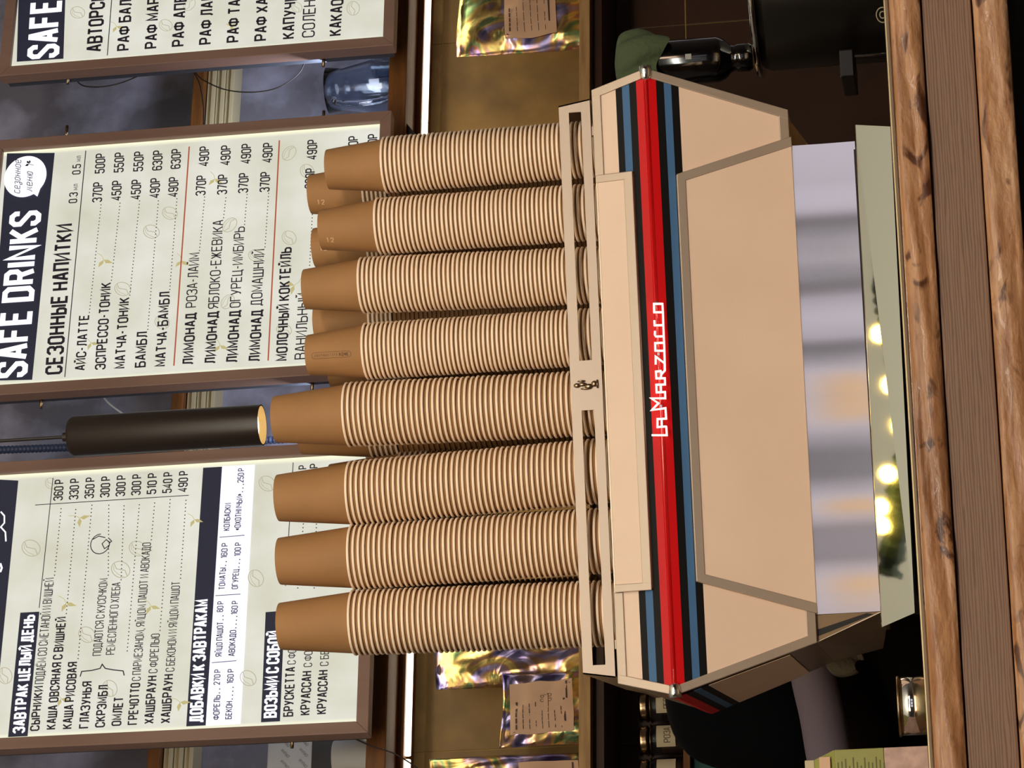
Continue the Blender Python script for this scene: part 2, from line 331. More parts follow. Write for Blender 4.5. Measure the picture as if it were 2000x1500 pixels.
MB().box(SB0, SB1, QW - .003, QW + .1, 0, 2.19).build('tile_backing', 'grout', wr)
sj1 = atw(832, 90.7, QW)[0]; sj0 = atw(827, 1471, QW)[0]; tw_ = (sj1 - sj0) / 2
zr0 = atw(850, 740, QW)[1]; zr1 = atw(1345, 300, QW)[1]
rows = [(zr0 + .0018, 2.19, 'tile_pale'), (1.786, zr0, 'tile_gold'), (zr1 + .003, 1.784, 'tile_dark')]  # rows below the shelf have their shade painted into the tile
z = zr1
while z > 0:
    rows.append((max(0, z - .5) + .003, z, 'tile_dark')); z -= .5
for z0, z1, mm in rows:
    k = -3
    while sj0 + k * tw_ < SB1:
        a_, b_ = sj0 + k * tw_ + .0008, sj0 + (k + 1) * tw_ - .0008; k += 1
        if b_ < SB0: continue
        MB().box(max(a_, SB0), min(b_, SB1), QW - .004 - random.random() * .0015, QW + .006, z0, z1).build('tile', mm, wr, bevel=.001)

# ------------------------------------------------------------------ wooden counter in front
cY = -.25
def slab(z0, z1, y0, y1, m, amp, nx, name, parent):
    mb = MB(); xs = [-1.5 + 3.2 * i / nx for i in range(nx + 1)]; R_ = 6
    def w(i, j): return amp * (math.sin(i * .35 + j * 1.3) + .6 * math.sin(i * .93 + j * 2.1 + 1) + .4 * math.sin(i * 1.9 + j))
    vs = []
    for i, x in enumerate(xs):
        ring = [(y1, z1), (y0 + .02, z1)]
        for j in range(R_ + 1):
            t = j / R_; bul = .5 * math.sin(t * PI)
            ring.append((y0 + w(i, j) * .6 - bul * amp * 1.5, z1 - .0015 + (z0 - z1 + .003) * t + (w(i, 9) * .12 if j == 0 else 0)))
        ring += [(y0 + .02, z0), (y1, z0)]
        vs += [(x, a, b) for a, b in ring]
    n = R_ + 5; fs = []
    for i in range(nx):
        for j in range(n):
            j2 = (j + 1) % n; fs.append((i * n + j, (i + 1) * n + j, (i + 1) * n + j2, i * n + j2))
    fs.append(tuple(range(n))); fs.append(tuple(nx * n + j for j in range(n))[::-1])
    mb.add(vs, fs); return mb.build(name, m, parent, smooth=True)
ctr = root('bar_counter', (0, cY, 0), 'long wooden bar counter with live-edge slabs under the coffee machine', 'counter')
def cl(o): o.location = (0, -cY, 0); return o
tag(cl(slab(1.075, 1.115, cY, .55, 'live_edge', .004, 120, 'edge_slab', ctr)), 'honey brown live-edge slab with dark knots')
tag(cl(MB().box(-1.5, 1.7, cY + .006, cY + .05, 1.013, 1.074).build('apron_plank', 'grey_plank', ctr, bevel=.002)), 'flat grey-brown plank with fine grain')
tag(cl(slab(.967, 1.012, cY, cY + .12, 'live_edge', .003, 120, 'lower_slab', ctr)), 'lower live-edge slab, darker brown')
cl(MB().box(-1.5, 1.7, cY + .1, .5, 0, .966).build('base_panel', 'dark_gap', ctr))
o = cl(MB().box(-1.5, 1.7, -.2, .5, 1.1155, 1.1225).build('steel_top', 'edge_steel', ctr, bevel=.002)); tag(o, 'thin polished steel worktop edge')

# ------------------------------------------------------------------ espresso machine
M = root('espresso_machine', (0, .2, 1.1225), 'cream espresso machine with red, blue and black stripes carrying the paper cups', 'coffee machine')
def mp(o): o.location = (0, -.2, -1.1225); return o
ZC = 1.45; TT = .076; TB = -.186; YT = .018; YB = .040
HC, HT, HB = .4225, .403, .3605
def hw(t): return HC + (HT - HC) * t / TT if t >= 0 else HC + (HB - HC) * t / TB
def fy(t): return YT * t / TT if t >= 0 else YB * t / TB
NU = Vector((0, -TT, YT)).normalized(); NL = Vector((0, TB, -YB)).normalized()  # outward normals
NU = Vector((0, -TT, YT)); NU = Vector((0, -TT, YT)).normalized()
NL = Vector((0, TB, -YB * 1.0)); NL = Vector((0, -abs(TB), -YB)).normalized()
def fp(x, t, off=0):
    nn = NU if t > 0 else (NL if t < 0 else Vector((0, -1, 0)))
    return Vector((x, fy(t), ZC + t)) + nn * off
def plate(name, poly, off, th, m, label=None, bevel=.0008):
    "flat piece lying on one facet: poly of (x, t), raised to off, thickness th"
    nn = NU if sum(t for _, t in poly) > 0 else NL
    pts = [Vector((x, fy(t), ZC + t)) + nn * off for x, t in poly]
    o = mp(MB().prism(pts, -nn * th).build(name, m, M, bevel=bevel))
    if label: tag(o, label)
    return o
# carcass: stripes and enamel lie on it
sh = MB()
def ring(y, s=1): return [(-HT * s, y, ZC + TT), (-HC * s, y, ZC), (-HB * s, y, ZC + TB), (HB * s, y, ZC + TB), (HC * s, y, ZC), (HT * s, y, ZC + TT)]
fr = [(-HT, YT + .004, ZC + TT), (-HC, .004, ZC), (-HB, YB + .004, ZC + TB), (HB, YB + .004, ZC + TB), (HC, .004, ZC), (HT, YT + .004, ZC + TT)]
bk = [(-HT - .006, .5, ZC + TT - .03), (-HC - .004, .5, ZC - .005), (-HB, .5, ZC + TB), (HB, .5, ZC + TB), (HC + .004, .5, ZC - .005), (HT + .006, .5, ZC + TT - .03)]
sh.add(fr + bk, [(0, 1, 4, 5), (1, 2, 3, 4)][0:2] + [(6, 11, 10, 7), (7, 10, 9, 8), (0, 5, 11, 6), (2, 8, 9, 3)])
mp(sh.build('carcass', 'taupe_metal', M))
for sgn, nm in ((-1, 'left'), (1, 'right')):
    a = [Vector(fr[0]), Vector(fr[1]), Vector(fr[2])]; b = [Vector(bk[0]), Vector(bk[1]), Vector(bk[2])]
    if sgn > 0: a = [Vector((-p.x, p.y, p.z)) for p in a]; b = [Vector((-p.x, p.y, p.z)) for p in b]
    mb = MB(); mb.add(a + b, [(0, 1, 4, 3), (1, 2, 5, 4)] if sgn < 0 else [(3, 4, 1, 0), (4, 5, 2, 1)])
    o = mp(mb.build('side_skin', 'side_steel', M)); s = o.modifiers.new('solid', 'SOLIDIFY'); s.thickness = .0015; s.offset = 1
    # painted bands and enamel field carried round onto the side
    def sp(u, t):   # u 0..1 front to back, t height
        f_ = Vector((sgn * hw(t), fy(t) + .004, ZC + t)); B0 = (b[1], b[0]) if t >= 0 else (b[1], b[2]); k = t / TT if t >= 0 else t / TB
        g_ = B0[0].lerp(B0[1], k); p = f_.lerp(g_, u); p.x += sgn * .0016; return p
    for t0, t1, mm, nm2 in ((0, -.0125, 'stripe_red', 'side_stripe'), (-.0125, -.0228, 'stripe_black', 'side_stripe'), (-.0228, -.0325, 'stripe_blue', 'side_stripe'), (-.0325, -.0424, 'stripe_black', 'side_stripe'), (-.0424, -.15, 'cream_paint', 'side_enamel'), (.0125, 0, 'stripe_red', 'side_stripe')):
        q = [sp(.02, t0), sp(.97, t0), sp(.97, t1), sp(.02, t1)]
        mp(MB().prism(q, (sgn * .0008, 0, 0)).build(nm2, mm, M))
ST = [(.0002, .0138, 'stripe_red', 'red'), (.0138, .0235, 'stripe_black', 'black'), (.0235, .0336, 'stripe_blue', 'blue'), (.0336, .0427, 'stripe_black', 'black'),
      (-.0125, -.0002, 'stripe_red', 'red'), (-.0228, -.0125, 'stripe_black', 'black'), (-.0325, -.0228, 'stripe_blue', 'blue'), (-.0424, -.0325, 'stripe_black', 'black')]
for t0, t1, mm, cn in ST:
    plate('stripe', [(-hw(t0) + .002, t0), (hw(t0) - .002, t0), (hw(t1) - .002, t1), (-hw(t1) + .002, t1)], .002, .003, mm, cn + ' painted stripe', bevel=0)
# crease bead in gloss red
mp(MB().tube([(-HC + .012, -.0005, ZC + .0008), (HC - .012, -.0005, ZC + .0008)], .0034, 20).build('crease_bead', 'bead_red', M, smooth=True))
# enamel corner fields
for sg in (-1, 1):
    def sx(l): return [(sg * x, t) for x, t in l]
    plate('corner_enamel', sx([(.27, .0427), (hw(.0427) - .006, .0427), (hw(.066) - .008, .066), (.27, .066)]), .002, .003, 'cream_paint', bevel=0)
    plate('corner_enamel', sx([(.255, -.0424), (hw(-.0424) - .006, -.0424), (hw(-.178) - .007, -.178), (.30, -.178)]), .002, .003, 'cream_paint', bevel=0)
    bw = .0125
    # outer border: upper edge, slanted edge, inner step of the upper half
    plate('border', sx([(.283, TT), (HT, TT), (HT - .003, TT - bw), (.283, TT - bw)]), .0045, .005, 'taupe_metal')
    plate('border', sx([(HT, TT), (HC, .0003), (HC - bw * .95, .0003), (HT - bw, TT)]), .0047, .0052, 'taupe_metal')
    plate('border', sx([(HC, -.0003), (HB, TB), (HB - bw * 1.05, TB), (HC - bw * .95, -.0003)]), .0047, .0052, 'taupe_metal')
    plate('border', sx([(.303, TB), (HB, TB), (HB - .004, TB + bw), (.303, TB + bw)]), .0045, .005, 'taupe_metal')
    # chrome cap on the crease end
    mb = MB(); mb.lathe([(0.0001, 0), (.0082, 0), (.0086, .006), (.0078, .016), (.0045, .0195), (.0001, .020)], 20, (0, 0, 0), 'X')
    vs = [(sg * (HC + .0035) - sg * v[0], v[1] * 1.0 - .002, v[2] + ZC) for v in mb.v]; mb.v = vs
    mp(tag(mb.build('chrome_cap', 'chrome', M, smooth=True), 'chrome cap at the crease end'))
# centre plates, standing proud
UW, LW0, LW1 = .283, .2745, .3225
mu = .0225
plate('centre_panel', [(-UW, TT - .004), (UW, TT - .004), (UW - .002, mu), (-UW + .002, mu)], .007, .0065, 'cream_paint', 'upper cream centre panel')
plate('panel_border', [(-UW, mu + .0125), (UW, mu + .0125), (UW, mu), (-UW, mu)], .0085, .004, 'taupe_metal')
for sg in (-1, 1):
    plate('panel_border', [(sg * UW, TT - .003), (sg * UW, mu), (sg * (UW - .0105), mu), (sg * (UW - .0105), TT - .003)], .0086, .004, 'taupe_metal')
ml = -.0335
plate('centre_panel', [(-LW0, ml), (LW0, ml), (LW1, TB - .002), (-LW1, TB - .002)], .007, .0065, 'cream_paint', 'large lower cream centre panel')
plate('panel_border', [(-LW0, ml), (LW0, ml), (LW0 + .004, ml - .0115), (-LW0 - .004, ml - .0115)], .0085, .004, 'taupe_metal')
for sg in (-1, 1):
    plate('panel_border', [(sg * LW0, ml), (sg * LW1, TB - .002), (sg * (LW1 - .0135), TB - .002), (sg * (LW0 - .0125), ml)], .0086, .004, 'taupe_metal')
# wordmark in raised white strokes across the crease
WM = ['200,1358 338,1358 333,1280 326,1278 252,1284 252,1210 332,1206 326,1110 200,1128 262,1065 193,1020 324,1020 322,962 245,966 241,896 322,893 320,836 242,838 238,775 282,770 288,800 320,765 318,700 236,638 236,712',
      '290,1214 292,1280', '283,898 285,962', '282,834 288,800', '320,765 319,700 316,585', '316,585 233,584 231,514 313,511 316,584', '313,511 310,452', '310,452 237,454 228,440 229,404', '310,452 306,350', '306,350 226,352 224,306', '306,350 302,232', '302,232 222,232 220,155 298,155 302,232']
wm = MB()
for pl in WM:
    pts = []
    for p in pl.split():
        a_, b_ = p.split(','); P = at(1230 + float(a_) / 4.6875, 560 + float(b_) / 4.6875, -.012); pts.append((P.x, P.z))
    k0 = len(wm.v); f0 = len(wm.f); stroke(wm, pts, .0023, lambda x, z: (x, -.012, z))
    n = len(wm.v) - k0; h = n // 2
    wm.v += [(a_, b_ + .004, c_) for a_, b_, c_ in wm.v[k0:]]
    for i in range(h - 1):
        wm.f.append((k0 + i, k0 + i + 1, k0 + n + i + 1, k0 + n + i)); wm.f.append((k0 + h + i + 1, k0 + h + i, k0 + n + h + i, k0 + n + h + i + 1))
tag(mp(wm.build('wordmark', 'badge_white', M)), 'white stroke lettering LA MARZOCCO across the red stripe')
for px in (-.04, .03, .10): mp(MB().box(px - .0015, px + .0015, -.010, .0, ZC - .0015, ZC + .0015).build('badge_pin', 'chrome', M))
# cup tray and top deck
ZTR = 1.528
mp(MB().box(-HT + .002, HT - .002, YT + .012, .49, ZTR - .008, ZTR).build('cup_tray', 'side_steel', M))
mp(MB().box(-HT + .004, HT - .004, YT + .006, YT + .012, ZC + .05, ZTR - .004).build('tray_lip', 'dark_gap', M))
# cup rail: pierced front plate and two side returns
rz0, rz1 = 1.5315, 1.5745; RW = .3875; RY = .028
def railx(z): return RW + (rz1 - z) * .16
rail = MB(); zs = [rz0, rz0 + .0125, rz1 - .0135, rz1]; yb = .0018
def rq(xa, xb, za, zb, xa2=None, xb2=None):
    xa2 = xa if xa2 is None else xa2; xb2 = xb if xb2 is None else xb2
    rail.prism([(xa, RY, za), (xb, RY, za), (xb2, RY, zb), (xa2, RY, zb)], (0, yb, 0))
rq(-railx(rz0), railx(rz0), zs[0], zs[1], -railx(zs[1]), railx(zs[1])); rq(-railx(zs[2]), railx(zs[2]), zs[2], zs[3], -RW, RW)
sx0, sx1, sx2, sx3 = at(1165, 1299, RY).x, at(1147, 801, RY).x, at(1143, 704, RY).x, at(1125, 219, RY).x
for xa, xb in ((-railx(zs[1]), sx0), (sx1, sx2), (sx3, railx(zs[1]))):
    rq(xa, xb, zs[1], zs[2], xa if abs(xa) < .38 else -railx(zs[2]), xb if abs(xb) < .38 else railx(zs[2]))
cr = tag(mp(rail.build('cup_rail', 'taupe_metal', M)), 'pierced taupe rail with two long slots')
for sg in (-1, 1):
    q = [(sg * railx(rz0), RY, rz0), (sg * RW, RY, rz1), (sg * RW, .48, rz1 - .005), (sg * (railx(rz0) + .004), .48, rz0 - .004)]
    mp(MB().prism(q, (-sg * .002, 0, 0)).build('rail_return', 'side_steel', M))
    mp(MB().box(sg * .35 - .006, sg * .35 + .006, RY + .003, RY + .014, ZTR - .002, rz0 + .004).build('rail_foot', 'taupe_metal', M))
# small cast lion badge on the rail
ep = at(1143, 752, RY - .001); em = MB()
for (dx, dz, r1, r2) in ((0, .011, .0062, .005), (.001, .0035, .0052, .0062), (-.002, -.005, .0068, .0058), (.001, -.0125, .0078, .0045), (-.005, -.001, .003, .008), (.0055, .005, .0028, .006)):
    e2 = MB().lathe([(.0001, -1), (.6, -.8), (.95, -.3), (.95, .3), (.6, .8), (.0001, 1)], 10)
    em.add([(ep.x + dx + v[0] * r1 * .55, ep.y + v[1] * .0028, ep.z + dz + v[2] * r2) for v in e2.v], e2.f)
em.box(ep.x - .005, ep.x + .006, ep.y - .002, ep.y + .001, ep.z - .0175, ep.z - .0155)
tag(mp(em.build('emblem', 'emblem_metal', M, smooth=True)), 'small cast metal lion badge')
mp(MB().prism([(-HB + .001, YB + .003, ZC + TB + .001), (-.3235, YB + .003, ZC + TB + .001), (-.3235, YB + .003, 1.1765)], (0, .001, 0)).build('corner_gusset', 'gusset_brown', M))
mp(MB().prism([(-.352, YB + .0025, ZC + TB - .002), (-.343, YB + .0025, ZC + TB - .002), (-.3245, YB + .0025, 1.196), (-.3265, YB + .0025, 1.187)], (0, .0008, 0)).build('gusset_slot', 'dark_gap', M))
# lower body of steel, skirt and drip base
LB = [(-.323, 1.176), (.312, 1.174), (.312, ZC + TB + .002), (-.323, ZC + TB + .002)]
n_ = 24; lo = MB()   # very slightly dished sheet
for i in range(n_ + 1):
    x = -.323 + .635 * i / n_
    for z_ in (1.176, 1.222, ZC + TB + .002): lo.v.append((x, YB + .002 + .0016 * math.sin(i * .85) + (.0012 if z_ == 1.222 else 0), z_))
for i in range(n_):
    for j in range(2): lo.f.append((i * 3 + j, (i + 1) * 3 + j, (i + 1) * 3 + j + 1, i * 3 + j + 1))
o = mp(lo.build('lower_front', 'brushed_steel', M, smooth=True)); tag(o, 'brushed steel lower front sheet')
mp(MB().box(-.32, .31, YB + .006, .46, 1.178, ZC + TB).build('lower_box', 'side_steel', M))
sd = MB(); sd.add([(-.324, YB + .002, 1.176), (-.338, YB + .10, 1.174), (-.346, .47, 1.19), (-HB + .0005, .5, ZC + TB), (-HB + .0005, YB + .004, ZC + TB)], [(0, 1, 2, 3, 4)])
o = mp(sd.build('lower_side', 'side_steel', M)); s = o.modifiers.new('s', 'SOLIDIFY'); s.thickness = .0012; s.offset = 1
mp(MB().prism([at(1543, 236, .09), at(1583, 288, .09), at(1543, 292, .09)], (0, .002, 0)).build('side_flap', 'pale_wood', M))
sk = [(-.3445, YB - .005, 1.1768), (.3325, YB - .005, 1.1735), (.3185, YB - .040, 1.1265), (-.3305, YB - .040, 1.1325)]
o = mp(MB().prism(sk, (0, .0012, .0010)).build('sloping_skirt', 'mirror_steel', M)); tag(o, 'mirror-polished sloping skirt plate')
mp(MB().box(-.30, .30, YB + .0, .46, 1.130, 1.178).build('base_pan', 'dark_gap', M))
for sx_ in (-.27, .27):
    for sy_ in (.09, .42): mp(MB().lathe([(.0001, 1.1225), (.02, 1.1225), (.022, 1.127), (.02, 1.131), (.0001, 1.131)], 16, (sx_, sy_, 0)).build('foot', 'chrome', M, smooth=True))

# ------------------------------------------------------------------ paper cups
def cup_kind(name, rr, rb, h, seg=40):
    t = .00035; rm = .0019
    body = MB().lathe([(rr - .0012, .0012), (rb + (rr - rb) * .03, h - .002), (rb, h), (rb - .0012, h), (rb - .0016, h - .007), (.0001, h - .007), (.0001, h - .0075), (rb - .0019, h - .0075), (rb - .0006, h - .009), (rr - .0012 - t, .0012)], seg, close=True)
    b = body.build(name, 'kraft', smooth=False)
    for p in b.data.polygons: p.use_smooth = True
    try: b.data.set_sharp_from_angle(angle=.7)
    except Exception: pass
    rp = [(rr + rm * .1 + rm * math.cos(2 * PI * k / 8) * .8, .0018 + rm * math.sin(2 * PI * k / 8)) for k in range(8)]
    rim = MB().lathe(rp, seg, close=True).build('rim', 'kraft_rim', b, smooth=True)
    return b, rim
protoL = cup_kind('large_paper_cup', .0437, .0322, .1055)
protoS = cup_kind('small_paper_cup', .0383, .0279, .0845)
ORD = 'top second third fourth fifth sixth seventh eighth ninth tenth eleventh twelfth thirteenth fourteenth fifteenth sixteenth seventeenth eighteenth nineteenth'.split()
TENS = {2: 'twent', 3: 'thirt', 4: 'fort', 5: 'fift'}; ONE = 'first second third fourth fifth sixth seventh eighth ninth'.split()
def ordw(k):   # k = 1 for the topmost
    if k == 1: return 'topmost'
    if k < 20: return ORD[k - 1] + ' from top'
    t, u = divmod(k, 10); return (TENS[t] + 'ieth' if u == 0 else TENS[t] + 'y-' + ONE[u - 1]) + ' from top'
used = set()
def place_cup(proto, p, label, group):
    b, r = proto
    if b.name in used:
        nb = b.copy(); col.objects.link(nb); nr = r.copy(); col.objects.link(nr); nr.parent = nb
    else: nb = b; used.add(b.name)
    nb.location = p; nb.rotation_euler = (0, 0, random.random() * 6.28); tag(nb, label, 'cup', group); return nb
YS = .087
#  kind, (V of top edge, y of top-cup base centre), y of axis at rail, stack phrase
STK = [('L', 548, 1222, 1201, 'in the leftmost front stack'), ('L', 547, 1098, 1061, 'in the second front stack from left'), ('L', 544, 976, 926, 'in the third front stack from left'), ('L', 538, 817, 790, 'in the front stack below the black pendant lamp'),
       ('S', 603, 694, 661, 'in the fifth front stack from left'), ('S', 596, 563, 540, 'in the sixth front stack from left'), ('S', 628, 449, 418, 'in the second front stack from right'), ('S', 641, 331, 295, 'in the rightmost front stack')]
tops = {}
for si, (kd, vt, yt, yb_, ph) in enumerate(STK):
    h, pitch, pr_ = (.1055, .0074, protoL) if kd == 'L' else (.0845, .0063, protoS)
    T = at(vt, yt, YS); B = at(1105, yb_, YS); n = int(round((T.z - h - ZTR - .0015) / pitch)) + 1; pitch = (T.z - h - ZTR - .0015) / (n - 1)
    zB = B.z; sl = (T.x - B.x) / ((T.z - h * .5) - zB)
    for k in range(n):
        zz = ZTR + .0015 + k * pitch; x = B.x + sl * (zz - zB) * .92 + random.uniform(-.0004, .0004)
        nm = 'large' if kd == 'L' else 'small'
        c = place_cup(pr_, (x, YS + random.uniform(-.0004, .0004), zz), f'{nm} kraft paper cup, {ordw(n - k)}, {ph}', 'upside-down kraft paper cups stacked on the coffee machine')
        if k == n - 1: tops[si] = c
# rear stacks: six cups showing, nested rest as one mass
REAR = [('S', 607, 380, 'in the rear stack at far right'), ('S', 615, 484, 'in the second rear stack from right'), ('S', 618, 632, 'in the middle rear stack'), ('S', 646, 719, 'in the rear stack beside the pendant lamp'), ('L', 588, 843, 'in the rear stack behind the pendant lamp'),
        ('L', 592, 1217, 'in the rear stack behind the leftmost front stack'), ('L', 612, 1086, 'in the rear stack behind the second front stack'), ('L', 647, 951, 'in the rear stack behind the third front stack')]
YR = .178
for ri, (kd, vt, yt, ph) in enumerate(REAR):
    h, pitch, pr_, rr, rb = (.1055, .0074, protoL, .0437, .0322) if kd == 'L' else (.0845, .0063, protoS, .0383, .0279)
    T = at(vt, yt, YR); n = int(round((T.z - h - ZTR - .0015) / pitch)) + 1; pitch = (T.z - h - ZTR - .0015) / (n - 1)
    for k in range(n - 6, n):
        c = place_cup(pr_, (T.x, YR, ZTR + .0015 + k * pitch), f"{'large' if kd == 'L' else 'small'} kraft paper cup, {ordw(n - k)}, {ph}", 'upside-down kraft paper cups stacked on the coffee machine')
        if k == n - 1: tops['r%d' % ri] = c
    prof = [(.0001, 0)]
    for k in range(n - 6):
        z0 = k * pitch; prof += [(rr - .0012, z0), (rr + .0016, z0 + .0006), (rr + .0016, z0 + .0032), (rr - .0014, z0 + .0040), (rr - .002, z0 + pitch - .0004)]
    prof.append((.0001, (n - 6) * pitch - .0006))
    o = MB().lathe(prof, 28, (0, 0, 0)).build('nested_cups', 'kraft', loc=(T.x, YR, ZTR + .0006))
    tag(o, 'nested lower kraft cups hidden ' + ph.replace('in the', 'in'), 'cups', kind='stuff')
# printed marks on some cups, wrapped on the cone
def cup_mark(cup, rr, rb, h, strokes_, th0, z0, w, m, name, label=None):
    rz = cup.rotation_euler.z; mb = MB()
    def place(a, z_):
        zz = z0 + z_; r = rr - .0012 + (rb - rr + .0012) * zz / h + .00035; an = th0 + a / r - rz
        return (r * math.cos(an), r * math.sin(an), zz)
    for pl in strokes_: stroke(mb, pl, w, place)
    o = mb.build(name, m, cup)
    if label: tag(o, label)
def mark12(cup, th0, z0):
    s = .0009; L = []
    # reads down the cup: digits lie on their side
    for ch, off in (('1', 0), ('2', 7)):
        for pl in glyph_lines(ch): L.append([((py - 4) * s * .9, -(px * 1.0 + off) * s) for px, py in pl])
    cup_mark(cup, .0383, .0279, .0845, L, th0, z0, .0011, 'mark_pale', 'printed_size', 'pale printed 12')
mark12(tops[6], -PI / 2 - .72, .073); mark12(tops['r0'], -PI / 2 - .62, .070); mark12(tops['r1'], -PI / 2 - .25, .071)
bx = []; s_ = 1.0
a0, a1, zA, zB_ = -.0042, .0042, .018, .074
bx.append([(a0 + .002, zA), (a1 - .002, zA), (a1, zA + .003), (a1, zB_ - .003), (a1 - .002, zB_), (a0 + .002, zB_), (a0, zB_ - .003), (a0, zA + .003), (a0 + .002, zA)])
cup_mark(tops[4], .0383, .0279, .0845, bx, -PI / 2 - .22, 0, .0005, 'mark_dark', 'printed_box', 'thin dark printed lozenge')
L = []; zc = .070
for wi, (t_, sc) in enumerate((('СВЕЖИЙ КОФЕ', .00045),)):
    for ch in 'МАНУФАКТУРА':
        for pl in glyph_lines(ch): L.append([((py - 4) * sc, zc - px * sc * .8) for px, py in pl])
        zc -= .0031
cup_mark(tops[4], .0383, .0279, .0845, L, -PI / 2 - .22, 0, .00035, 'mark_dark', 'printed_words')
L = []; zc = .0345
for ch in 'КОФЕ':
    for pl in glyph_lines(ch): L.append([((py - 4) * .0005, zc - px * .0005) for px, py in pl])
    zc -= .0036
cup_mark(tops[4], .0383, .0279, .0845, L, -PI / 2 - .22, 0, .0009, 'mark_dark', 'printed_words')

# ------------------------------------------------------------------ menu boards
QB = 1.6
def board(name, inner, label, texts, bars=(), whites=(), lines=(), dots=(), beans=(), leaves=()):
    s0, s1, z0, z1 = inner; fwid = .0235
    sc = (s0 + s1) / 2
    R = root('menu_board', wall(sc, QB, z0 - fwid), label, 'menu board', 'backlit menu boards hanging over the bar', WROT)
    zo = z0 - fwid
    def X(s): return s - sc
    def Z(z): return z - zo
    MB().box(X(s0), X(s1), 0, .006, Z(z0), Z(z1)).build('lit_panel', 'lightbox', R)
    MB().box(X(s0) - .015, X(s1) + .015, .008, .045, Z(z0) - .015, Z(z1) + .015).build('back_case', 'board_side', R)
    a, b, c, d = X(s0), X(s1), Z(z0), Z(z1); w = fwid; y0, y1 = -.012, .020
    def fr_(p): MB().prism([(x, y0, z) for x, z in p], (0, y1 - y0, 0)).build('frame_rail', 'board_frame', R, bevel=.0015)
    fr_([(a - w, c - w), (b + w, c - w), (b, c), (a, c)]); fr_([(a - w, d + w), (a, d), (b, d), (b + w, d + w)])
    fr_([(a - w, c - w), (a, c), (a, d), (a - w, d + w)]); fr_([(b + w, c - w), (b + w, d + w), (b, d), (b, c)])
    def quad(p, lift, m, nm):
        pts = [atw(x, y, QB) for x, y in p]
        MB().prism([(X(s), -lift, Z(z)) for s, z in pts], (0, .0004, 0)).build(nm, m, R)
    for p in bars: quad(p, .0010, 'print_black', 'printed_bar')
    for p in whites: quad(p, .0010, 'panel_blue_white', 'printed_field')
    for (p, wpx, m) in lines:
        pts = [atw(x, y, QB) for x, y in p]; mb = MB()
        stroke(mb, [(X(s), Z(z)) for s, z in pts], wpx / 1030, lambda x, z: (x, -.0016, z)); mb.build('rule', m, R)
    for (t, v0, y0_, v1, y1_, cap, th, m) in texts:
        sA, zA_ = atw(v0, y0_, QB); sB, zB2 = atw(v1, y1_, QB); zz = (zA_ + zB2) / 2; k = (zB2 - zA_) / (sB - sA) * .7; zz -= k * (sB - sA) / 2
        mb = MB(); text_strokes(mb, t, cap / 1030, sB - sA, {.75: .95, 1.2: 1.5, 1.25: 1.55, 1.1: 1.4, 1.0: 1.3, 1.05: 1.35, .95: 1.2, 1.15: 1.5, .8: 1.1}.get(th, th * 1.08), lambda x, z: (X(sA) + x, -.0019, Z(zz) + z + k * x)); mb.build('lettering', m, R)
    for (v0, y0_, v1, y1_) in dots:
        sA, zA_ = atw(v0, y0_, QB); sB, zB2 = atw(v1, y1_, QB); mb = MB(); s = sA
        while s < sB:
            z = zA_ + (zB2 - zA_) * (s - sA) / (sB - sA); mb.add([(X(s), -.0017, Z(z)), (X(s) + .0022, -.0017, Z(z)), (X(s) + .0022, -.0017, Z(z) + .0022), (X(s), -.0017, Z(z) + .0022)], [(0, 1, 2, 3)]); s += .0078
        mb.build('dot_leader', 'print_dark', R)
    for (v, y, r, an) in beans:
        mb = MB(); s, z = atw(v, y, QB); rr_ = r / 1030; ca, sa = math.cos(an), math.sin(an)
        def pl(u, w2): return (X(s) + (u * ca - w2 * sa) * rr_, -.0013, Z(z) + (u * sa + w2 * ca) * rr_)
        stroke(mb, [(math.cos(t * PI / 10), .76 * math.sin(t * PI / 10)) for t in range(21)], .09, pl)
        stroke(mb, [(-.95, .1), (-.4, -.18), (0, 0), (.4, .18), (.95, -.1)], .09, pl)
        stroke(mb, [(-.75, .35), (-.1, .5), (.5, .42), (.85, .1)], .06, pl)
        mb.build('bean_motif', 'print_bean', R)
    for (v, y, r, an) in leaves:
        mb = MB(); s, z = atw(v, y, QB); rr_ = r * 1.35 / 1030; ca, sa = math.cos(an), math.sin(an)
        def pl(u, w2): return (X(s) + (u * ca - w2 * sa) * rr_, -.0014, Z(z) + (u * sa + w2 * ca) * rr_)
        for l in ([(0, 0), (.12, .45), (.75, .8), (.55, .2)], [(0, 0), (-.5, .15), (-.95, .75), (-.15, .5)]):
            mb.add([pl(*q) for q in l], [(0, 3, 2, 1)])
        stroke(mb, [(0, 0), (.15, -.6), (.6, -1.1)], .06, pl)
        mb.build('sprig_motif', 'print_tan', R)
    return R, X, Z
D, Wt = 'print_dark', 'print_white'
def cols(v0, v1, s0, s1, r): return r
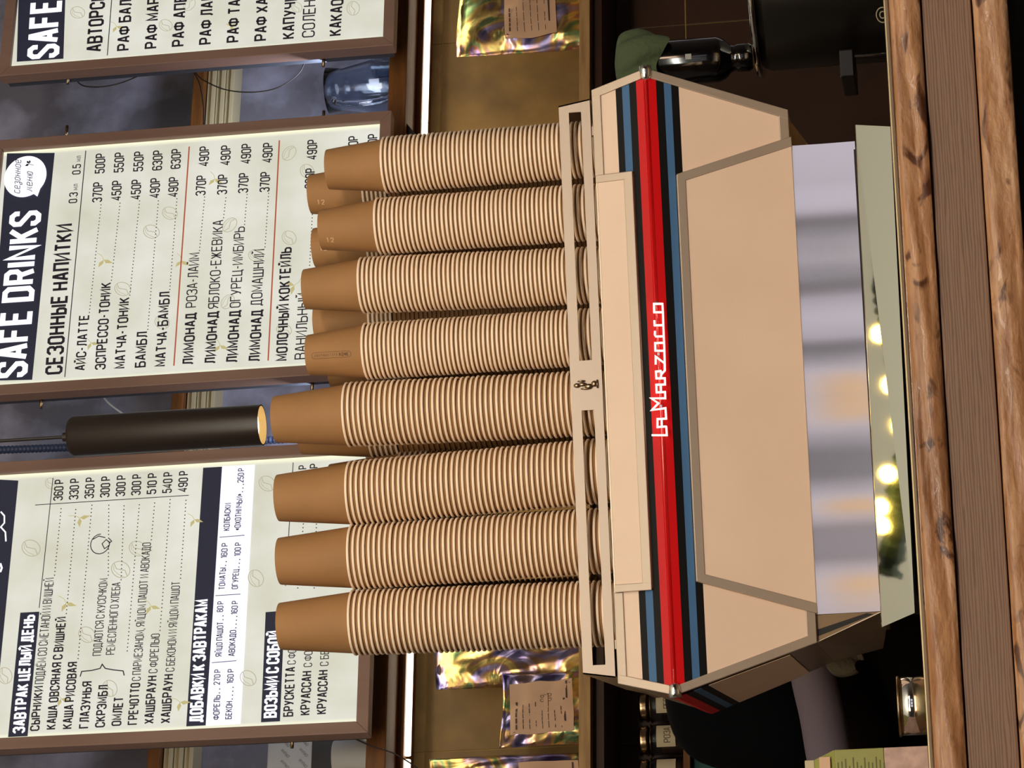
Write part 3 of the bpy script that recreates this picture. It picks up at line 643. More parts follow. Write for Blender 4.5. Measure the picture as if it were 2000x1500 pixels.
T2 = [('SAFE DRINKS', 54, 736, 82, 411, 70, 1.55, Wt), ('СЕЗОННЫЕ НАПИТКИ', 123, 731, 143, 437, 37, 1.25, D),
      ('0.3', 151, 397, 153, 376, 19, 1.0, D), ('МЛ', 152, 372, 153, 360, 9, .8, D), ('0.5', 158, 341, 159, 321, 19, 1.0, D), ('МЛ', 158, 316, 159, 305, 9, .8, D),
      ('АЙС-ЛАТТЕ', 167, 724, 175, 615, 22, 1.1, D), ('ЭСПРЕССО-ТОНИК', 207, 722, 218, 552, 23, 1.1, D), ('МАТЧА-ТОНИК', 245, 720, 254, 581, 23, 1.1, D), ('БАМБЛ', 285, 718, 289, 648, 23, 1.1, D), ('МАТЧА-БАМБЛ', 324, 716, 333, 570, 23, 1.1, D),
      ('ЛИМОНАД', 378, 713, 384, 611, 23, 1.25, D), ('РОЗА-ЛАЙМ', 384, 601, 391, 494, 23, .75, D), ('ЛИМОНАД', 421, 711, 428, 608, 23, 1.25, D), ('ЯБЛОКО-ЕЖЕВИКА', 428, 603, 437, 430, 23, .75, D),
      ('ЛИМОНАД', 464, 709, 471, 606, 24, 1.25, D), ('ОГУРЕЦ-ИМБИРЬ', 470, 601, 479, 443, 23, .75, D), ('ЛИМОНАД', 508, 707, 514, 605, 24, 1.25, D), ('ДОМАШНИЙ', 512, 597, 518, 487, 24, .75, D),
      ('МОЛОЧНЫЙ КОКТЕЙЛЬ', 562, 705, 570, 483, 24, 1.2, D), ('ВАНИЛЬНЫЙ', 598, 702, 604, 572, 24, .75, D)]
for b1, y1, b2, y2, p1, p2 in ((200, 395, 205, 339, '370Р', '500Р'), (237, 392, 242, 337, '450Р', '550Р'), (275, 390, 280, 335, '450Р', '550Р'), (312, 387, 317, 333, '490Р', '630Р'), (348, 385, 353, 330, '490Р', '630Р'),
                               (402, 382, 408, 325, '370Р', '490Р'), (444, 380, 450, 323, '370Р', '490Р'), (485, 377, 490, 320, '370Р', '490Р'), (527, 375, 532, 318, '370Р', '490Р'), (615, 368, 619, 312, '360Р', '490Р'), (696, 362, 699, 305, '360Р', '490Р'), (734, 358, 737, 301, '360Р', '490Р')):
    T2.append((p1, b1, y1, b1 + 2, y1 - 39, 22, 1.0, D)); T2.append((p2, b2, y2, b2 + 2, y2 - 39, 22, 1.0, D))
lf = [(176, 612, 199, 399), (219, 549, 236, 397), (255, 578, 274, 394), (290, 645, 311, 391), (333, 567, 347, 389), (391, 491, 401, 386), (438, 427, 443, 384), (479, 440, 484, 381), (519, 484, 526, 379), (604, 560, 614, 372)]
b2_, X2, Z2 = board('m', (.8925, 1.4425, 2.190, 2.988), 'middle backlit menu board headed SAFE DRINKS with a round white sticker', T2,
      bars=[[(14, 300), (-20, 744), (63, 742), (107, 299)]],
      lines=[([(127, 737), (168, 295)], 2, D), ([(340, 715), (370, 287)], 3, 'print_red'), ([(524, 705), (546, 275)], 3, 'print_red')], dots=lf,
      beans=[(296, 453, 19, .9), (332, 417, 18, .9), (240, 565, 19, .9), (317, 630, 18, .7), (449, 440, 18, -.6), (565, 300, 18, -.5), (600, 335, 18, .5), (565, 465, 18, .6), (555, 645, 17, 1), (445, 590, 17, -.5), (500, 500, 17, 1)],
      leaves=[(203, 508, 14, 1.8), (178, 670, 12, 2), (355, 510, 13, 1.6), (430, 675, 13, 1.7), (575, 558, 14, .4), (420, 350, 13, 1.6)])
# round sticker with handwriting
def sticker(R, X, Z):
    s, z = atw(50, 346, QB); mb = MB(); n = 40; r = .0475
    rim = [(X(s) + r * math.cos(2 * PI * i / n) * 1.03, -.003, Z(z) + r * .95 * math.sin(2 * PI * i / n)) for i in range(n)]
    mb.prism(rim, (0, .0012, 0)); mb.prism([(X(s) - .040, -.003, Z(z) - .018), (X(s) - .026, -.003, Z(z) - .036), (X(s) - .050, -.003, Z(z) - .030)], (0, .0012, 0))
    st = mb.build('sticker', 'print_white', R)
    for t, vv, yy, ye in (('сезонное', 40, 380, 314), ('меню', 64, 376, 338)):
        s2, z2 = atw(vv, yy, QB); s3, _ = atw(vv, ye, QB); mb = MB()
        text_strokes(mb, t, .0125, s3 - s2, 1.0, lambda x, z: (X(s2) + x, -.0036, Z(z2) + z + .05 * x), slant=.35)
        mb.build('handwriting', 'print_dark', st)
    mb = MB(); s2, z2 = atw(58, 322, QB)
    for l in ([(0, 0), (.4, .6), (.9, .5), (.5, .1)], [(0, 0), (-.5, .3), (-.4, .9), (.1, .5)], [(.1, -.1), (.5, -.3), (1, 0), (.5, .15)]):
        mb.add([(X(s2) + a_ * .010, -.0036, Z(z2) + c_ * .010) for a_, c_ in l], [(0, 1, 2, 3)])
    stroke(mb, [(X(s2), Z(z2)), (X(s2) - .004, Z(z2) - .010)], .0012, lambda x, zz: (x, -.0036, zz)); mb.build('sprig', 'print_dark', st)
sticker(b2_, X2, Z2)
T3 = [('SAFE', 117, 112, 122, -2, 73, 1.6, Wt), ('АВТОРСКИЕ', 200, 101, 209, -45, 35, 1.25, D)]
for t, v, y in (('РАФ БАЛИ', 254, 99), ('РАФ МАРС', 308, 95), ('РАФ АПЕЛ', 361, 91), ('РАФ ЛАВА', 414, 87), ('РАФ ТАЙГА', 468, 83), ('РАФ ХАЛВА', 522, 80), ('КАПУЧИНО', 576, 76), ('КАКАО', 667, 70)):
    T3.append((t, v, y, v + 5, y - 14.4 * len(t), 28, 1.15, D))
T3.append(('СОЛЕНАЯ', 615, 73, 619, -30, 28, .75, D))
b3_, X3, Z3 = board('r', (1.6475, 2.1975, 2.190, 2.990), 'rightmost menu board cut off by the picture edge, listing РАФ drinks', T3, bars=[[(33, 121), (42, -200), (134, -200), (124, 115)]],
      lines=[([(210, 109), (234, -200)], 2, D)], beans=[(152, 25, 18, .9), (324, 50, 17, .8), (370, 10, 16, -.5), (690, 17, 18, .2), (580, 15, 14, .5)], leaves=[(228, 52, 12, 1.9), (455, 50, 11, .5)])
T1 = [('ЗАВТРАК ЦЕЛЫЙ ДЕНЬ', 49, 1432, 70, 1201, 25, 1.7, Wt),
      ('СЫРНИКИ', 77, 1428, 86, 1340, 19, 1.2, D), ('ПОДАЁМ СО СМЕТАНОЙ И ВИШНЕЙ', 86, 1336, 107, 1129, 19, .75, D),
      ('КАША ОВСЯНАЯ С ВИШНЕЙ', 109, 1425, 131, 1205, 20, 1.2, D), ('КАША РИСОВАЯ', 141, 1424, 153, 1293, 20, 1.2, D), ('ГЛАЗУНЬЯ', 174, 1423, 181, 1331, 20, 1.2, D), ('СКРЭМБЛ', 205, 1421, 213, 1338, 20, 1.2, D), ('ОМЛЕТ', 237, 1418, 243, 1361, 20, 1.2, D),
      ('ПОДАЮТСЯ С КУСОЧКОМ', 198, 1281, 212, 1130, 18, .75, D), ('РЕМЕСЛЕННОГО ХЛЕБА', 224, 1279, 237, 1138, 18, .75, D),
      ('ГРЕЧОТТО', 269, 1416, 275, 1334, 20, 1.2, D), ('С ПАРМЕЗАНОМ, ЯЙЦОМ ПАШОТ И АВОКАДО', 275, 1330, 296, 1060, 18, .75, D),
      ('ХАШБРАУН', 301, 1414, 308, 1320, 20, 1.2, D), ('С ФОРЕЛЬЮ', 308, 1315, 313, 1238, 18, .75, D), ('ХАШБРАУН', 333, 1413, 340, 1317, 20, 1.2, D), ('С БЕКОНОМ И ЯЙЦОМ ПАШОТ', 341, 1312, 353, 1136, 18, .75, D),
      ('ДОБАВКИ К ЗАВТРАКАМ', 397, 1410, 408, 1171, 27, 1.7, Wt),
      ('ФОРЕЛЬ', 429, 1406, 431, 1358, 13, .95, D), ('270 Р', 430, 1338, 432, 1308, 13, .95, D), ('ЯЙЦО ПАШОТ', 434, 1283, 437, 1215, 13, .95, D), ('80 Р', 436, 1196, 438, 1175, 13, .95, D), ('ТОМАТЫ', 440, 1152, 442, 1109, 13, .95, D), ('160 Р', 444, 1091, 446, 1061, 13, .95, D), ('КОЛБАСКИ', 449, 1037, 452, 983, 13, .95, D),
      ('БЕКОН', 453, 1405, 455, 1370, 13, .95, D), ('160 Р', 456, 1336, 458, 1307, 13, .95, D), ('АВОКАДО', 459, 1282, 462, 1231, 13, .95, D), ('160 Р', 464, 1201, 466, 1174, 13, .95, D), ('ОГУРЕЦ', 465, 1151, 468, 1112, 13, .95, D), ('100 Р', 470, 1087, 472, 1060, 13, .95, D), ('«ОХОТНИЧЬИ»', 470, 1036, 475, 965, 13, .95, D), ('250 Р', 476, 943, 478, 915, 13, .95, D),
      ('ВОЗЬМИ С СОБОЙ', 541, 1402, 549, 1232, 26, 1.7, Wt), ('БРУСКЕТТА', 573, 1400, 578, 1303, 20, 1.2, D), ('С ФОРЕЛЬЮ', 578, 1298, 582, 1222, 17, .75, D),
      ('КРУАССАН', 606, 1397, 610, 1311, 20, 1.2, D), ('С ФОРЕЛЬЮ', 610, 1303, 613, 1225, 17, .75, D), ('КРУАССАН', 638, 1395, 642, 1309, 20, 1.2, D), ('С БЕКОНОМ', 642, 1301, 645, 1222, 17, .75, D), ('290 Р', 598, 948, 600, 909, 17, 1.0, D), ('310 Р', 620, 946, 622, 906, 17, 1.0, D)]
for i, p in enumerate(('360 Р', '330 Р', '350 Р', '300 Р', '300 Р', '300 Р', '510 Р', '540 Р', '490 Р')):
    v = 123 + 30.4 * i; y = 978 - 2.1 * i; T1.append((p, v, y, v + 3, y - 41, 20, 1.05, D))
dl = [(108, 1125, 121, 993), (131, 1200, 150, 990), (154, 1288, 181, 988), (213, 1125, 214, 985), (238, 1134, 244, 983), (250, 1273, 274, 982), (297, 1056, 304, 978), (314, 1233, 334, 976), (354, 1131, 365, 974),
      (430, 1355, 431, 1341), (437, 1212, 437, 1198), (442, 1106, 444, 1093), (455, 1367, 457, 1339), (462, 1228, 464, 1204), (468, 1109, 470, 1090), (475, 962, 477, 946), (583, 1150, 600, 955), (615, 1150, 622, 955)]
b1_, X1, Z1 = board('l', (.1445, .6975, 2.195, 2.985), 'leftmost menu board listing breakfasts, prices in a right-hand column', T1,
      bars=[[(16, 1440), (40, 1197), (77, 1195), (54, 1438)], [(364, 1419), (397, 914), (434, 912), (402, 1417)], [(510, 1411), (519, 1196), (556, 1193), (547, 1409)], [(-40, 1460), (-40, 935), (36, 939), (0, 1305)]],
      whites=[[(402, 1418), (434, 911), (498, 908), (470, 1414)]],
      lines=[([(77, 1188), (104, 934)], 1.6, D), ([(69, 987), (369, 968)], 1.6, D), ([(558, 1145), (573, 904)], 1.6, D), ([(414, 1295), (462, 1291)], 1.4, D), ([(421, 1164), (470, 1161)], 1.4, D), ([(429, 1050), (478, 1046)], 1.4, D),
             ([(243, 1320), (241, 1311), (222, 1309), (206, 1306), (200, 1298), (196, 1306), (180, 1310), (160, 1312), (157, 1322)], 2.2, D), ([(12, 1058), (11, 1040), (2, 1030), (9, 1022), (9, 1008), (2, 1000)], 3, Wt), ([(1, 1118), (4, 1110), (1, 1101)], 4, Wt)], dots=dl,
      beans=[(61, 1071, 21, .9), (236, 1113, 21, .9), (269, 1072, 19, .9), (170, 1240, 19, .8), (215, 1345, 18, .5), (10, 1320, 18, .5), (522, 945, 19, .8), (500, 1130, 19, .5), (485, 1325, 18, .8), (100, 945, 14, .8)],
      leaves=[(156, 1012, 14, 2.4), (130, 1178, 14, 1.9), (295, 1184, 13, 1.9), (352, 1372, 13, 2.2), (120, 1365, 12, 2), (380, 1015, 12, 1.9)])
# small onion drawing
mb = MB(); so, zo_ = atw(196, 1063, QB)
for l in ([(1.0 * math.cos(t * .35), 1.0 * math.sin(t * .35)) for t in range(15)], [(-.2, -1), (-.5, -.5), (0, -.2), (.4, -.6), (.1, -1)], [(0, -.9), (.2, -1.2), (.5, -.9)], [(.5, .8), (.8, .2), (.6, -.5)]):
    stroke(mb, l, .09, lambda u, w2: (X1(so) + u * .021, -.0017, Z1(zo_) + w2 * .019))
mb.build('drawing', 'print_dark', b1_)

# ------------------------------------------------------------------ hanging hooks, cables, pendant
def wthing(name, mb, m, label, cat, group=None, smooth=False, base=None):
    "one-mesh thing modelled in wall coordinates"
    b = base or mb.v[0]; mb.v = [(v[0] - b[0], v[1] - b[1], v[2] - b[2]) for v in mb.v]
    o = mb.build(name, m, smooth=smooth); o.location = wall(*b); o.rotation_euler = (0, 0, WROT); return tag(o, label, cat, group)
def wp(x, y, q): s, z = atw(x, y, q); return (s, q, z)
def curve_pts(p, n=8):
    P = [Vector(a) for a in p]; out = []
    for i in range(len(P) - 1):
        a = P[max(i - 1, 0)]; b = P[i]; c = P[i + 1]; d = P[min(i + 2, len(P) - 1)]
        for k in range(n):
            t = k / n; out.append(.5 * ((2 * b) + (c - a) * t + (2 * a - 5 * b + 4 * c - d) * t * t + (3 * b - a - 3 * c + d) * t ** 3))
    out.append(P[-1]); return out
QC = 1.655
for pl, lb in (([(140, 132), (155, 163), (185, 170), (225, 165), (262, 152), (292, 138)], 'thin black cable looping beside the rightmost menu board, top'),
               ([(380, 138), (395, 155), (440, 175), (495, 180), (545, 170), (585, 142), (598, 108)], 'thin black cable sagging below the clips between right boards'),
               ([(378, 140), (390, 165), (397, 205), (398, 247)], 'thin black cable running down toward the middle board'),
               ([(85, 782), (110, 782), (140, 776), (168, 769)], 'short black cable at the left side of the middle board'),
               ([(560, 1435), (590, 1443), (625, 1437), (660, 1424)], 'thin black cable hanging under the leftmost board, near the box'),
               ([(690, 1441), (725, 1457), (770, 1472), (815, 1500), (850, 1530)], 'thin dark cable crossing the lit tube at far left')):
    q = QC if pl[0][0] != 690 else 1.66
    wthing('cable', MB().tube(curve_pts([wp(a, b, q) for a, b in pl]), .0014, 6), 'cable', lb, 'cable', smooth=True)
wthing('cable', MB().tube(curve_pts([wp(196, 768, 1.66), wp(215, 790, 1.66), (wp(250, 815, 1.66))]), .0018, 6), 'white_cable', 'pale grey cable behind the black pendant lamp', 'cable', smooth=True)
for vx, yy, lb in ((133, 152, 'top left side of the rightmost board'), (130, 258, 'top right side of the middle board'), (632, 118, 'lower left side of the rightmost board'), (632, 229, 'lower right side of the middle board'), (81, 784, 'top left side of the middle board'), (610, 751, 'lower left side of the middle board'), (571, 1446, 'lower left side of the leftmost board')):
    p = wp(vx, yy, 1.625); mb = MB().tube([(p[0] - .015, p[1], p[2]), (p[0] + .015, p[1], p[2])], .0035, 8)
    wthing('standoff_pin', mb, 'edge_steel', 'small metal pin at the ' + lb, 'pin', 'metal pins holding the menu boards', smooth=True)

pp = at(512, 830, .5); ptop = at(138, 847, .5); pr0 = .0315
PL = root('pendant_lamp', (pp.x, .5, pp.z), 'slim black cylindrical pendant lamp hanging over the cup stacks', 'lamp')
hgt = ptop.z - pp.z
MB().lathe([(pr0 - .002, 0), (pr0, 0), (pr0, hgt - .006), (pr0 - .004, hgt), (.0001, hgt), (.0001, hgt - .004), (pr0 - .006, hgt - .006), (pr0 - .002, .03)], 40).build('shade', 'black_metal', PL, smooth=False)
MB().lathe([(pr0 - .0021, .0), (pr0 - .003, .02), (pr0 - .008, .024), (.0001, .024)], 40).build('reflector', 'lamp_inner', PL, smooth=True)
MB().lathe([(.0001, .008), (pr0 - .010, .010), (pr0 - .008, .016), (.0001, .018)], 32).build('lens', 'lamp_glow', PL, smooth=True)
MB().lathe([(.0001, hgt), (.008, hgt), (.007, hgt + .012), (.0001, hgt + .012)], 16).build('cord_grip', 'black_metal', PL)
MB().tube([(0, 0, hgt + .01), (0, 0, 3.5 - pp.z)], .0026, 8).build('cord', 'cable', PL)
for ch in PL.children:
    if ch.name.startswith('shade'):
        for p in ch.data.polygons: p.use_smooth = True
        ch.data.set_sharp_from_angle(angle=.6)
sd_ = bpy.data.lights.new('pendant_bulb', 'SPOT'); sd_.energy = 10; sd_.color = (1, .78, .5); sd_.spot_size = 1.5; sd_.spot_blend = .7; sd_.shadow_soft_size = .02
so_ = bpy.data.objects.new('pendant_bulb', sd_); col.objects.link(so_); so_.location = (pp.x, .5, pp.z - .004)

# ------------------------------------------------------------------ high cabinet, tube light, shelf
ZU = 2.165; QF = 1.71
cab = root('high_shelf', wall(1.3, QF, ZU), 'long orange-brown wooden shelf above the lit tube, behind the menu boards', 'shelf', rz=WROT)
def cb(mb, *a, **k):
    o = mb.build(*a, cab, **k); o.location = (-1.3, -QF, -ZU); return o
cb(MB().box(SB0, SB1, QF, QF + .02, ZU - .002, ZU + .036), 'front_rail', 'orange_wood', bevel=.002)
cb(MB().box(SB0, SB1, QF + .02, QW - .006, ZU, ZU + .018), 'shelf_board', 'orange_wood')
s1_, z1_ = atw(809, 241, 1.84); 
tl = root('tube_light', wall(.5, 1.84, ZU - .022), 'long glowing linear light under the high shelf', 'lamp', rz=WROT)
MB().box(SB0 - .5, SB1 - .5, -.016, .016, .009, .021).build('housing', 'orange_wood', tl)
sg_ = atw(773, 1481, 1.84)[0]
for a_, b_ in ((SB0, sg_ - .003), (sg_ + .003, s1_)):
    MB().lathe([(.0001, a_ - .5), (.0068, a_ - .5 + .002), (.0068, b_ - .5 - .002), (.0001, b_ - .5)], 16, (0, 0, .004), 'X').build('diffuser', 'led_glow', tl, smooth=True)
# second, continuing tube to the right of the joint in the shelf
s2_ = atw(806, 216, 1.84)[0]
# the tube runs on to the right edge of the picture
MB().lathe([(.0001, s1_ - .5), (.0068, s1_ - .498), (.0068, SB1 - .5), (.0001, SB1 - .5)], 16, (0, 0, .004), 'X').build('diffuser', 'led_glow', tl, smooth=True)
br = MB(); a_ = wp(783, 196, 1.735); b_ = wp(806, 248, 1.75); c_ = wp(786, 252, 1.735)
br.prism([wp(782, 194, 1.735), wp(790, 236, 1.735), wp(812, 262, 1.735), wp(786, 262, 1.735)], (0, .02, 0))
wthing('shelf_bracket', br, 'box_dark', 'dark triangular bracket under the high shelf, by rightmost cup stack', 'bracket')
ZS = 1.796
sf = root('pouch_shelf', wall(1.0, 1.7, ZS - .022), 'long wooden wall shelf with foil pouches standing on it', 'shelf', rz=WROT)
for nm, m_, box_ in (('shelf_board', 'pale_wood', (SB0 - 1, SB1 - 1, 0, QW - 1.7 - .006, .0, .022)), ('under_batten', 'tile_dark', (SB0 - 1, SB1 - 1, .04, QW - 1.7 - .006, -.02, -.0005))):
    MB().box(*box_).build(nm, m_, sf, bevel=.001 if nm == 'shelf_board' else 0)
# cornice: orange beam with grooved cream moulding below, high on the plaster
zc0 = atw(400, 180, 1.93)[1]; zc1 = atw(378, 180, 1.93)[1]; zc2 = atw(455, 180, 1.93)[1]
cn = bpy.data.objects.new('trim_1', None); col.objects.link(cn); cn.rotation_euler = (0, 0, WROT); cn['kind'] = 'structure'
MB().box(SB0, SB1, 1.92, QW, zc0, zc1).build('beam', 'orange_wood', cn, bevel=.002)
nb_ = 6
for i in range(nb_):
    hh = (zc0 - .001 - zc2) / nb_
    MB().box(SB0, SB1, 1.935 + (.006 if i % 2 else 0), QW, zc2 + i * hh, zc2 + (i + 1) * hh - .0015).build('moulding_strip', 'cream_moulding', cn, bevel=.001)
# added blue-ish fill lights imitating light box glow behind the boards
for s, pw_ in ((.42, .6), (.8, 1.2), (1.55, 2.6)):
    o = area('board_glow_fill', wall(s, 1.66, 2.30), wall(s, 2.2, 2.75), .3, pw_, (.78, .84, 1.0), .12)
area('tube_wall_fill', wall(1.5, 1.80, 2.14), wall(1.5, 1.92, 1.8), 2.6, 2.6, (1, .84, .56), .05)  # added fill, strengthens the tube's light on the wall

# ------------------------------------------------------------------ foil pouches on the shelf
def pouch(name_label, x0, x1, zt, qb, sm, depth=.055, label_rect=None, lines_n=6, tilt=0, seal=True):
    "x0..x1 along the wall, standing on the shelf up to zt"
    R = root('foil_pouch', wall((x0 + x1) / 2, qb, ZS), name_label, 'pouch', 'holographic foil coffee pouches on the shelf', WROT)
    w = (x1 - x0); h = zt - ZS; nx, nz = 26, 30; random.seed(sm); ph = [random.random() * 6 for _ in range(8)]
    def d(u, v):
        e = min(1, (1 - abs(2 * u - 1)) * 3.2) ** .6; b = (max(0, 1 - v * 1.06)) ** .45 * (.55 + .45 * min(1, v * 6))
        c = .0035 * math.sin(u * 9 + ph[0] + 5 * v) + .003 * math.sin(v * 17 + ph[1] + u * 6) + .002 * math.sin(u * 23 + v * 13 + ph[2]) + .0022 * abs(math.sin(u * 7 - v * 11 + ph[3]))
        return depth / 2 * e * b + c * e * min(1, (1 - v) * 5)
    vs = []; fs = []
    for sgn in (-1, 1):
        for j in range(nz + 1):
            for i in range(nx + 1):
                u, v = i / nx, j / nz
                vs.append(((u - .5) * w * (1 - .03 * math.sin(v * 3 + ph[4])), sgn * (d(u, v) + .0004), v * h * (1 + .0) + .003 * math.sin(u * 5 + ph[5]) * v * (1 if u * (1 - u) > 0 else 1)))
    N = (nx + 1) * (nz + 1)
    for s in (0, 1):
        for j in range(nz):
            for i in range(nx):
                a = s * N + j * (nx + 1) + i; f = (a, a + 1, a + nx + 2, a + nx + 1); fs.append(f if s == 0 else f[::-1])
    edge = [i for i in range(nx + 1)] + [j * (nx + 1) + nx for j in range(1, nz + 1)] + [nz * (nx + 1) + i for i in range(nx - 1, -1, -1)] + [j * (nx + 1) for j in range(nz - 1, 0, -1)]
    for k in range(len(edge)):
        a, b = edge[k], edge[(k + 1) % len(edge)]; fs.append((b, a, a + N, b + N))
    mb = MB(); mb.add(vs, fs); mb.build('foil_body', 'holo', R, smooth=True)
    if label_rect:
        u0, u1, v0, v1, mm = label_rect; lb = MB(); n2 = 8
        for j in range(n2 + 1):
            for i in range(n2 + 1):
                u = u0 + (u1 - u0) * i / n2; v = v0 + (v1 - v0) * j / n2 + .03 * (u - u0); lb.v.append(((u - .5) * w, -d(u, v) - .004, v * h))
        for j in range(n2):
            for i in range(n2): a = j * (n2 + 1) + i; lb.f.append((a, a + 1, a + n2 + 2, a + n2 + 1))
        lo_ = lb.build('paper_label', mm, R, smooth=True)
        pr = MB()
        def pt(u, v): return ((u - .5) * w, -d(u, v + .03 * (u - u0)) - .0048, (v + .03 * (u - u0)) * h)
        du, dv = u1 - u0, v1 - v0
        for k in range(lines_n):
            va = v1 - dv * (.12 + .8 * k / lines_n); ua = u0 + du * .08; ub = u0 + du * (.35 + .5 * random.random()); st = .010 * dv if k else .03 * dv
            for i in range(5):
                x_, y_ = ua + (ub - ua) * i / 5, ua + (ub - ua) * (i + .85) / 5
                pr.add([pt(x_, va), pt(y_, va), pt(y_, va + st), pt(x_, va + st)], [(0, 1, 2, 3)])
        pr.add([pt(u0 + du * .2, v0 + dv * .12), pt(u0 + du * .62, v0 + dv * .12), pt(u0 + du * .62, v0 + dv * .15), pt(u0 + du * .2, v0 + dv * .15)], [(0, 1, 2, 3)])
        pr.add([pt(u0 + du * .62, v0 + dv * .08), pt(u0 + du * .95, v0 + dv * .08), pt(u0 + du * .95, v0 + dv * .105), pt(u0 + du * .62, v0 + dv * .105)], [(0, 1, 2, 3)])
        if mm == 'label_paper':   # little round flower sketch
            for k in range(6):
                an = k * 1.05; cx_, cz_ = u0 + du * (.66 + .09 * math.cos(an)), v0 + dv * (.42 + .07 * math.sin(an))
                stroke(pr, [(cx_ + .03 * du * math.cos(t), cz_ + .03 * dv * math.sin(t)) for t in [i * PI / 3 for i in range(7)]], .008 * du, lambda a, b: pt(a, b))
        pr.build('printed_text', 'ink', lo_)
    return R
QP = 1.83
def sx_(v, y): return atw(v, y, QP - .03)
a_ = sx_(1050, 85)[0]; pouch('large crinkled foil pouch at the right end, cut off by picture edge', a_, a_ + .20, sx_(890, 40)[1], QP, 3, .06, (.12, .9, .22, .62, 'label_paper'))
l_, r_ = sx_(1000, 1312)[0], sx_(1000, 1255)[0]; pouch('tall foil pouch mostly hidden behind the leftmost cup stack', l_, l_ + .15, sx_(836, 1300)[1], QP + .05, 5, .05)
l_, r_ = sx_(1050, 1458)[0], sx_(1050, 1313)[0]; pouch('short foil pouch with white label and sketch, left of the cups', l_, r_, sx_(980, 1380)[1], QP - .03, 8, .05, (.13, .82, .12, .88, 'label_paper'), 8)
l_ = sx_(1000, 1458)[0]; pouch('foil pouch at the left picture edge with a low label', l_ - .15, l_ + .003, sx_(829, 1480)[1], QP + .03, 11, .05, (.3, .86, .05, .42, 'label_paper'))

# ------------------------------------------------------------------ clutter on the high shelf
ZK = ZU + .018
def cyl_thing(name, label, cat, prof, m, p, seg=32, group=None, mats=None):
    o = MB().lathe(prof, seg).build(name, m, smooth=True); o.location = wall(*p); o.rotation_euler = (0, 0, WROT); tag(o, label, cat, group)
    try: o.data.set_sharp_from_angle(angle=.8)
    except Exception: pass
    return o
# glass pitcher: body and handle
gs, gz = atw(700, 175, 1.86)
gp = root('glass_pitcher', wall(gs + .01, 1.87, ZK), 'clear glass pitcher with looped handle between the right-hand boards', 'pitcher', rz=WROT)
MB().lathe([(.0001, 0), (.045, 0), (.055, .02), (.058, .09), (.045, .15), (.050, .185), (.0485, .185), (.0435, .15), (.0555, .09), (.0525, .022), (.043, .004), (.0001, .004)], 40).build('body', 'glass', gp, smooth=True)
MB().tube(curve_pts([(-.042, -.03, .165), (-.062, -.045, .155), (-.072, -.052, .11), (-.068, -.05, .06), (-.050, -.036, .035)]), .0065, 10).build('handle', 'glass', gp, smooth=True)
for k, (dx, hh, rr_) in enumerate(((.075, .10, .028), (.135, .2, .024), (-.10, .12, .02))):
    cyl_thing('drinking_glass', ['short clear glass beside the pitcher handle', 'tall clear glass at the right of the pitcher', 'small clear glass at the left of the pitcher'][k], 'glass',
              [(.0001, 0), (rr_ * .8, 0), (rr_, hh), (rr_ - .0015, hh), (rr_ * .8 - .0015, .006), (.0001, .006)], 'glass', (gs + dx + (.03 if dx > 0 else -.02), 1.93, ZK), 28)
# left: printed carton, dark box, paper cup roll, bag, crumpled film
def wbox(name, label, cat, x0, x1, y0, y1, z0, z1, m, bev=.002, rz=0):
    cx_ = (x0 + x1) / 2; cy_ = (y0 + y1) / 2
    o = MB().box(x0 - cx_, x1 - cx_, y0 - cy_, y1 - cy_, 0, z1 - z0).build(name, m, bevel=bev); o.location = wall(cx_, cy_, z0); o.rotation_euler = (0, 0, WROT + rz); return tag(o, label, cat)
def kx(v, y, q=1.83): return atw(v, y, q)
x0, zb_ = kx(612, 1482); x1, zt_ = kx(529, 1436)
zdark = zb_ - .003
wbox('storage_box', 'dark flat box under the patterned carton at far left', 'box', x0 - .12, x1 + .01, 1.80, 1.95, ZK, zdark, 'box_dark')
pb = wbox('patterned_carton', 'pale carton printed with slanted grey words, left of the leftmost board', 'box', x0 - .03, x1 + .035, 1.81, 1.95, zdark, zt_, 'paper_white')
mb = MB(); Lb = (x1 - x0 + .065)
for i in range(5):
    for j in range(2):
        ox, oz = -Lb / 2 + .008 + i * .022, .008 + j * .036
        text_strokes(mb, 'CRUNK', .006, .022, 1.4, lambda x, z, ox=ox, oz=oz: (ox + x * .75 - z * .6, -.0708, oz + x * .7 + z * .75))
mb.build('printed_words', 'box_grey', pb)
x0, zt_ = kx(632, 1460, 1.8)
cyl_thing('paper_roll', 'grey-white paper canister lying among clutter, far left of high shelf', 'canister', [(.0001, 0), (.036, 0), (.038, .085), (.036, .09), (.0001, .09)], 'paper_white', (kx(640, 1488, 1.78)[0], 1.77, ZK))
mb = MB(); xs, zz = kx(672, 1458, 1.76); random.seed(4)
n1, n2 = 10, 8
for j in range(n2 + 1):
    for i in range(n1):
        an = 2 * PI * i / n1; r = .020 * math.sin(PI * (j + .35) / (n2 + .7)) * (1 + .45 * random.uniform(-1, 1)); mb.v.append((r * math.cos(an), r * math.sin(an) * .7, .05 * j / n2))
for j in range(n2):
    for i in range(n1): i2 = (i + 1) % n1; mb.f.append((j * n1 + i, j * n1 + i2, (j + 1) * n1 + i2, (j + 1) * n1 + i))
o = mb.build('crumpled_film', 'plastic_white', sub=1); o.location = wall(xs + .02, 1.745, ZK); tag(o, 'crumpled white plastic film at the left end of high shelf', 'wrapping')
mb = MB(); xb_, zb2 = kx(425, 1500, 1.9)
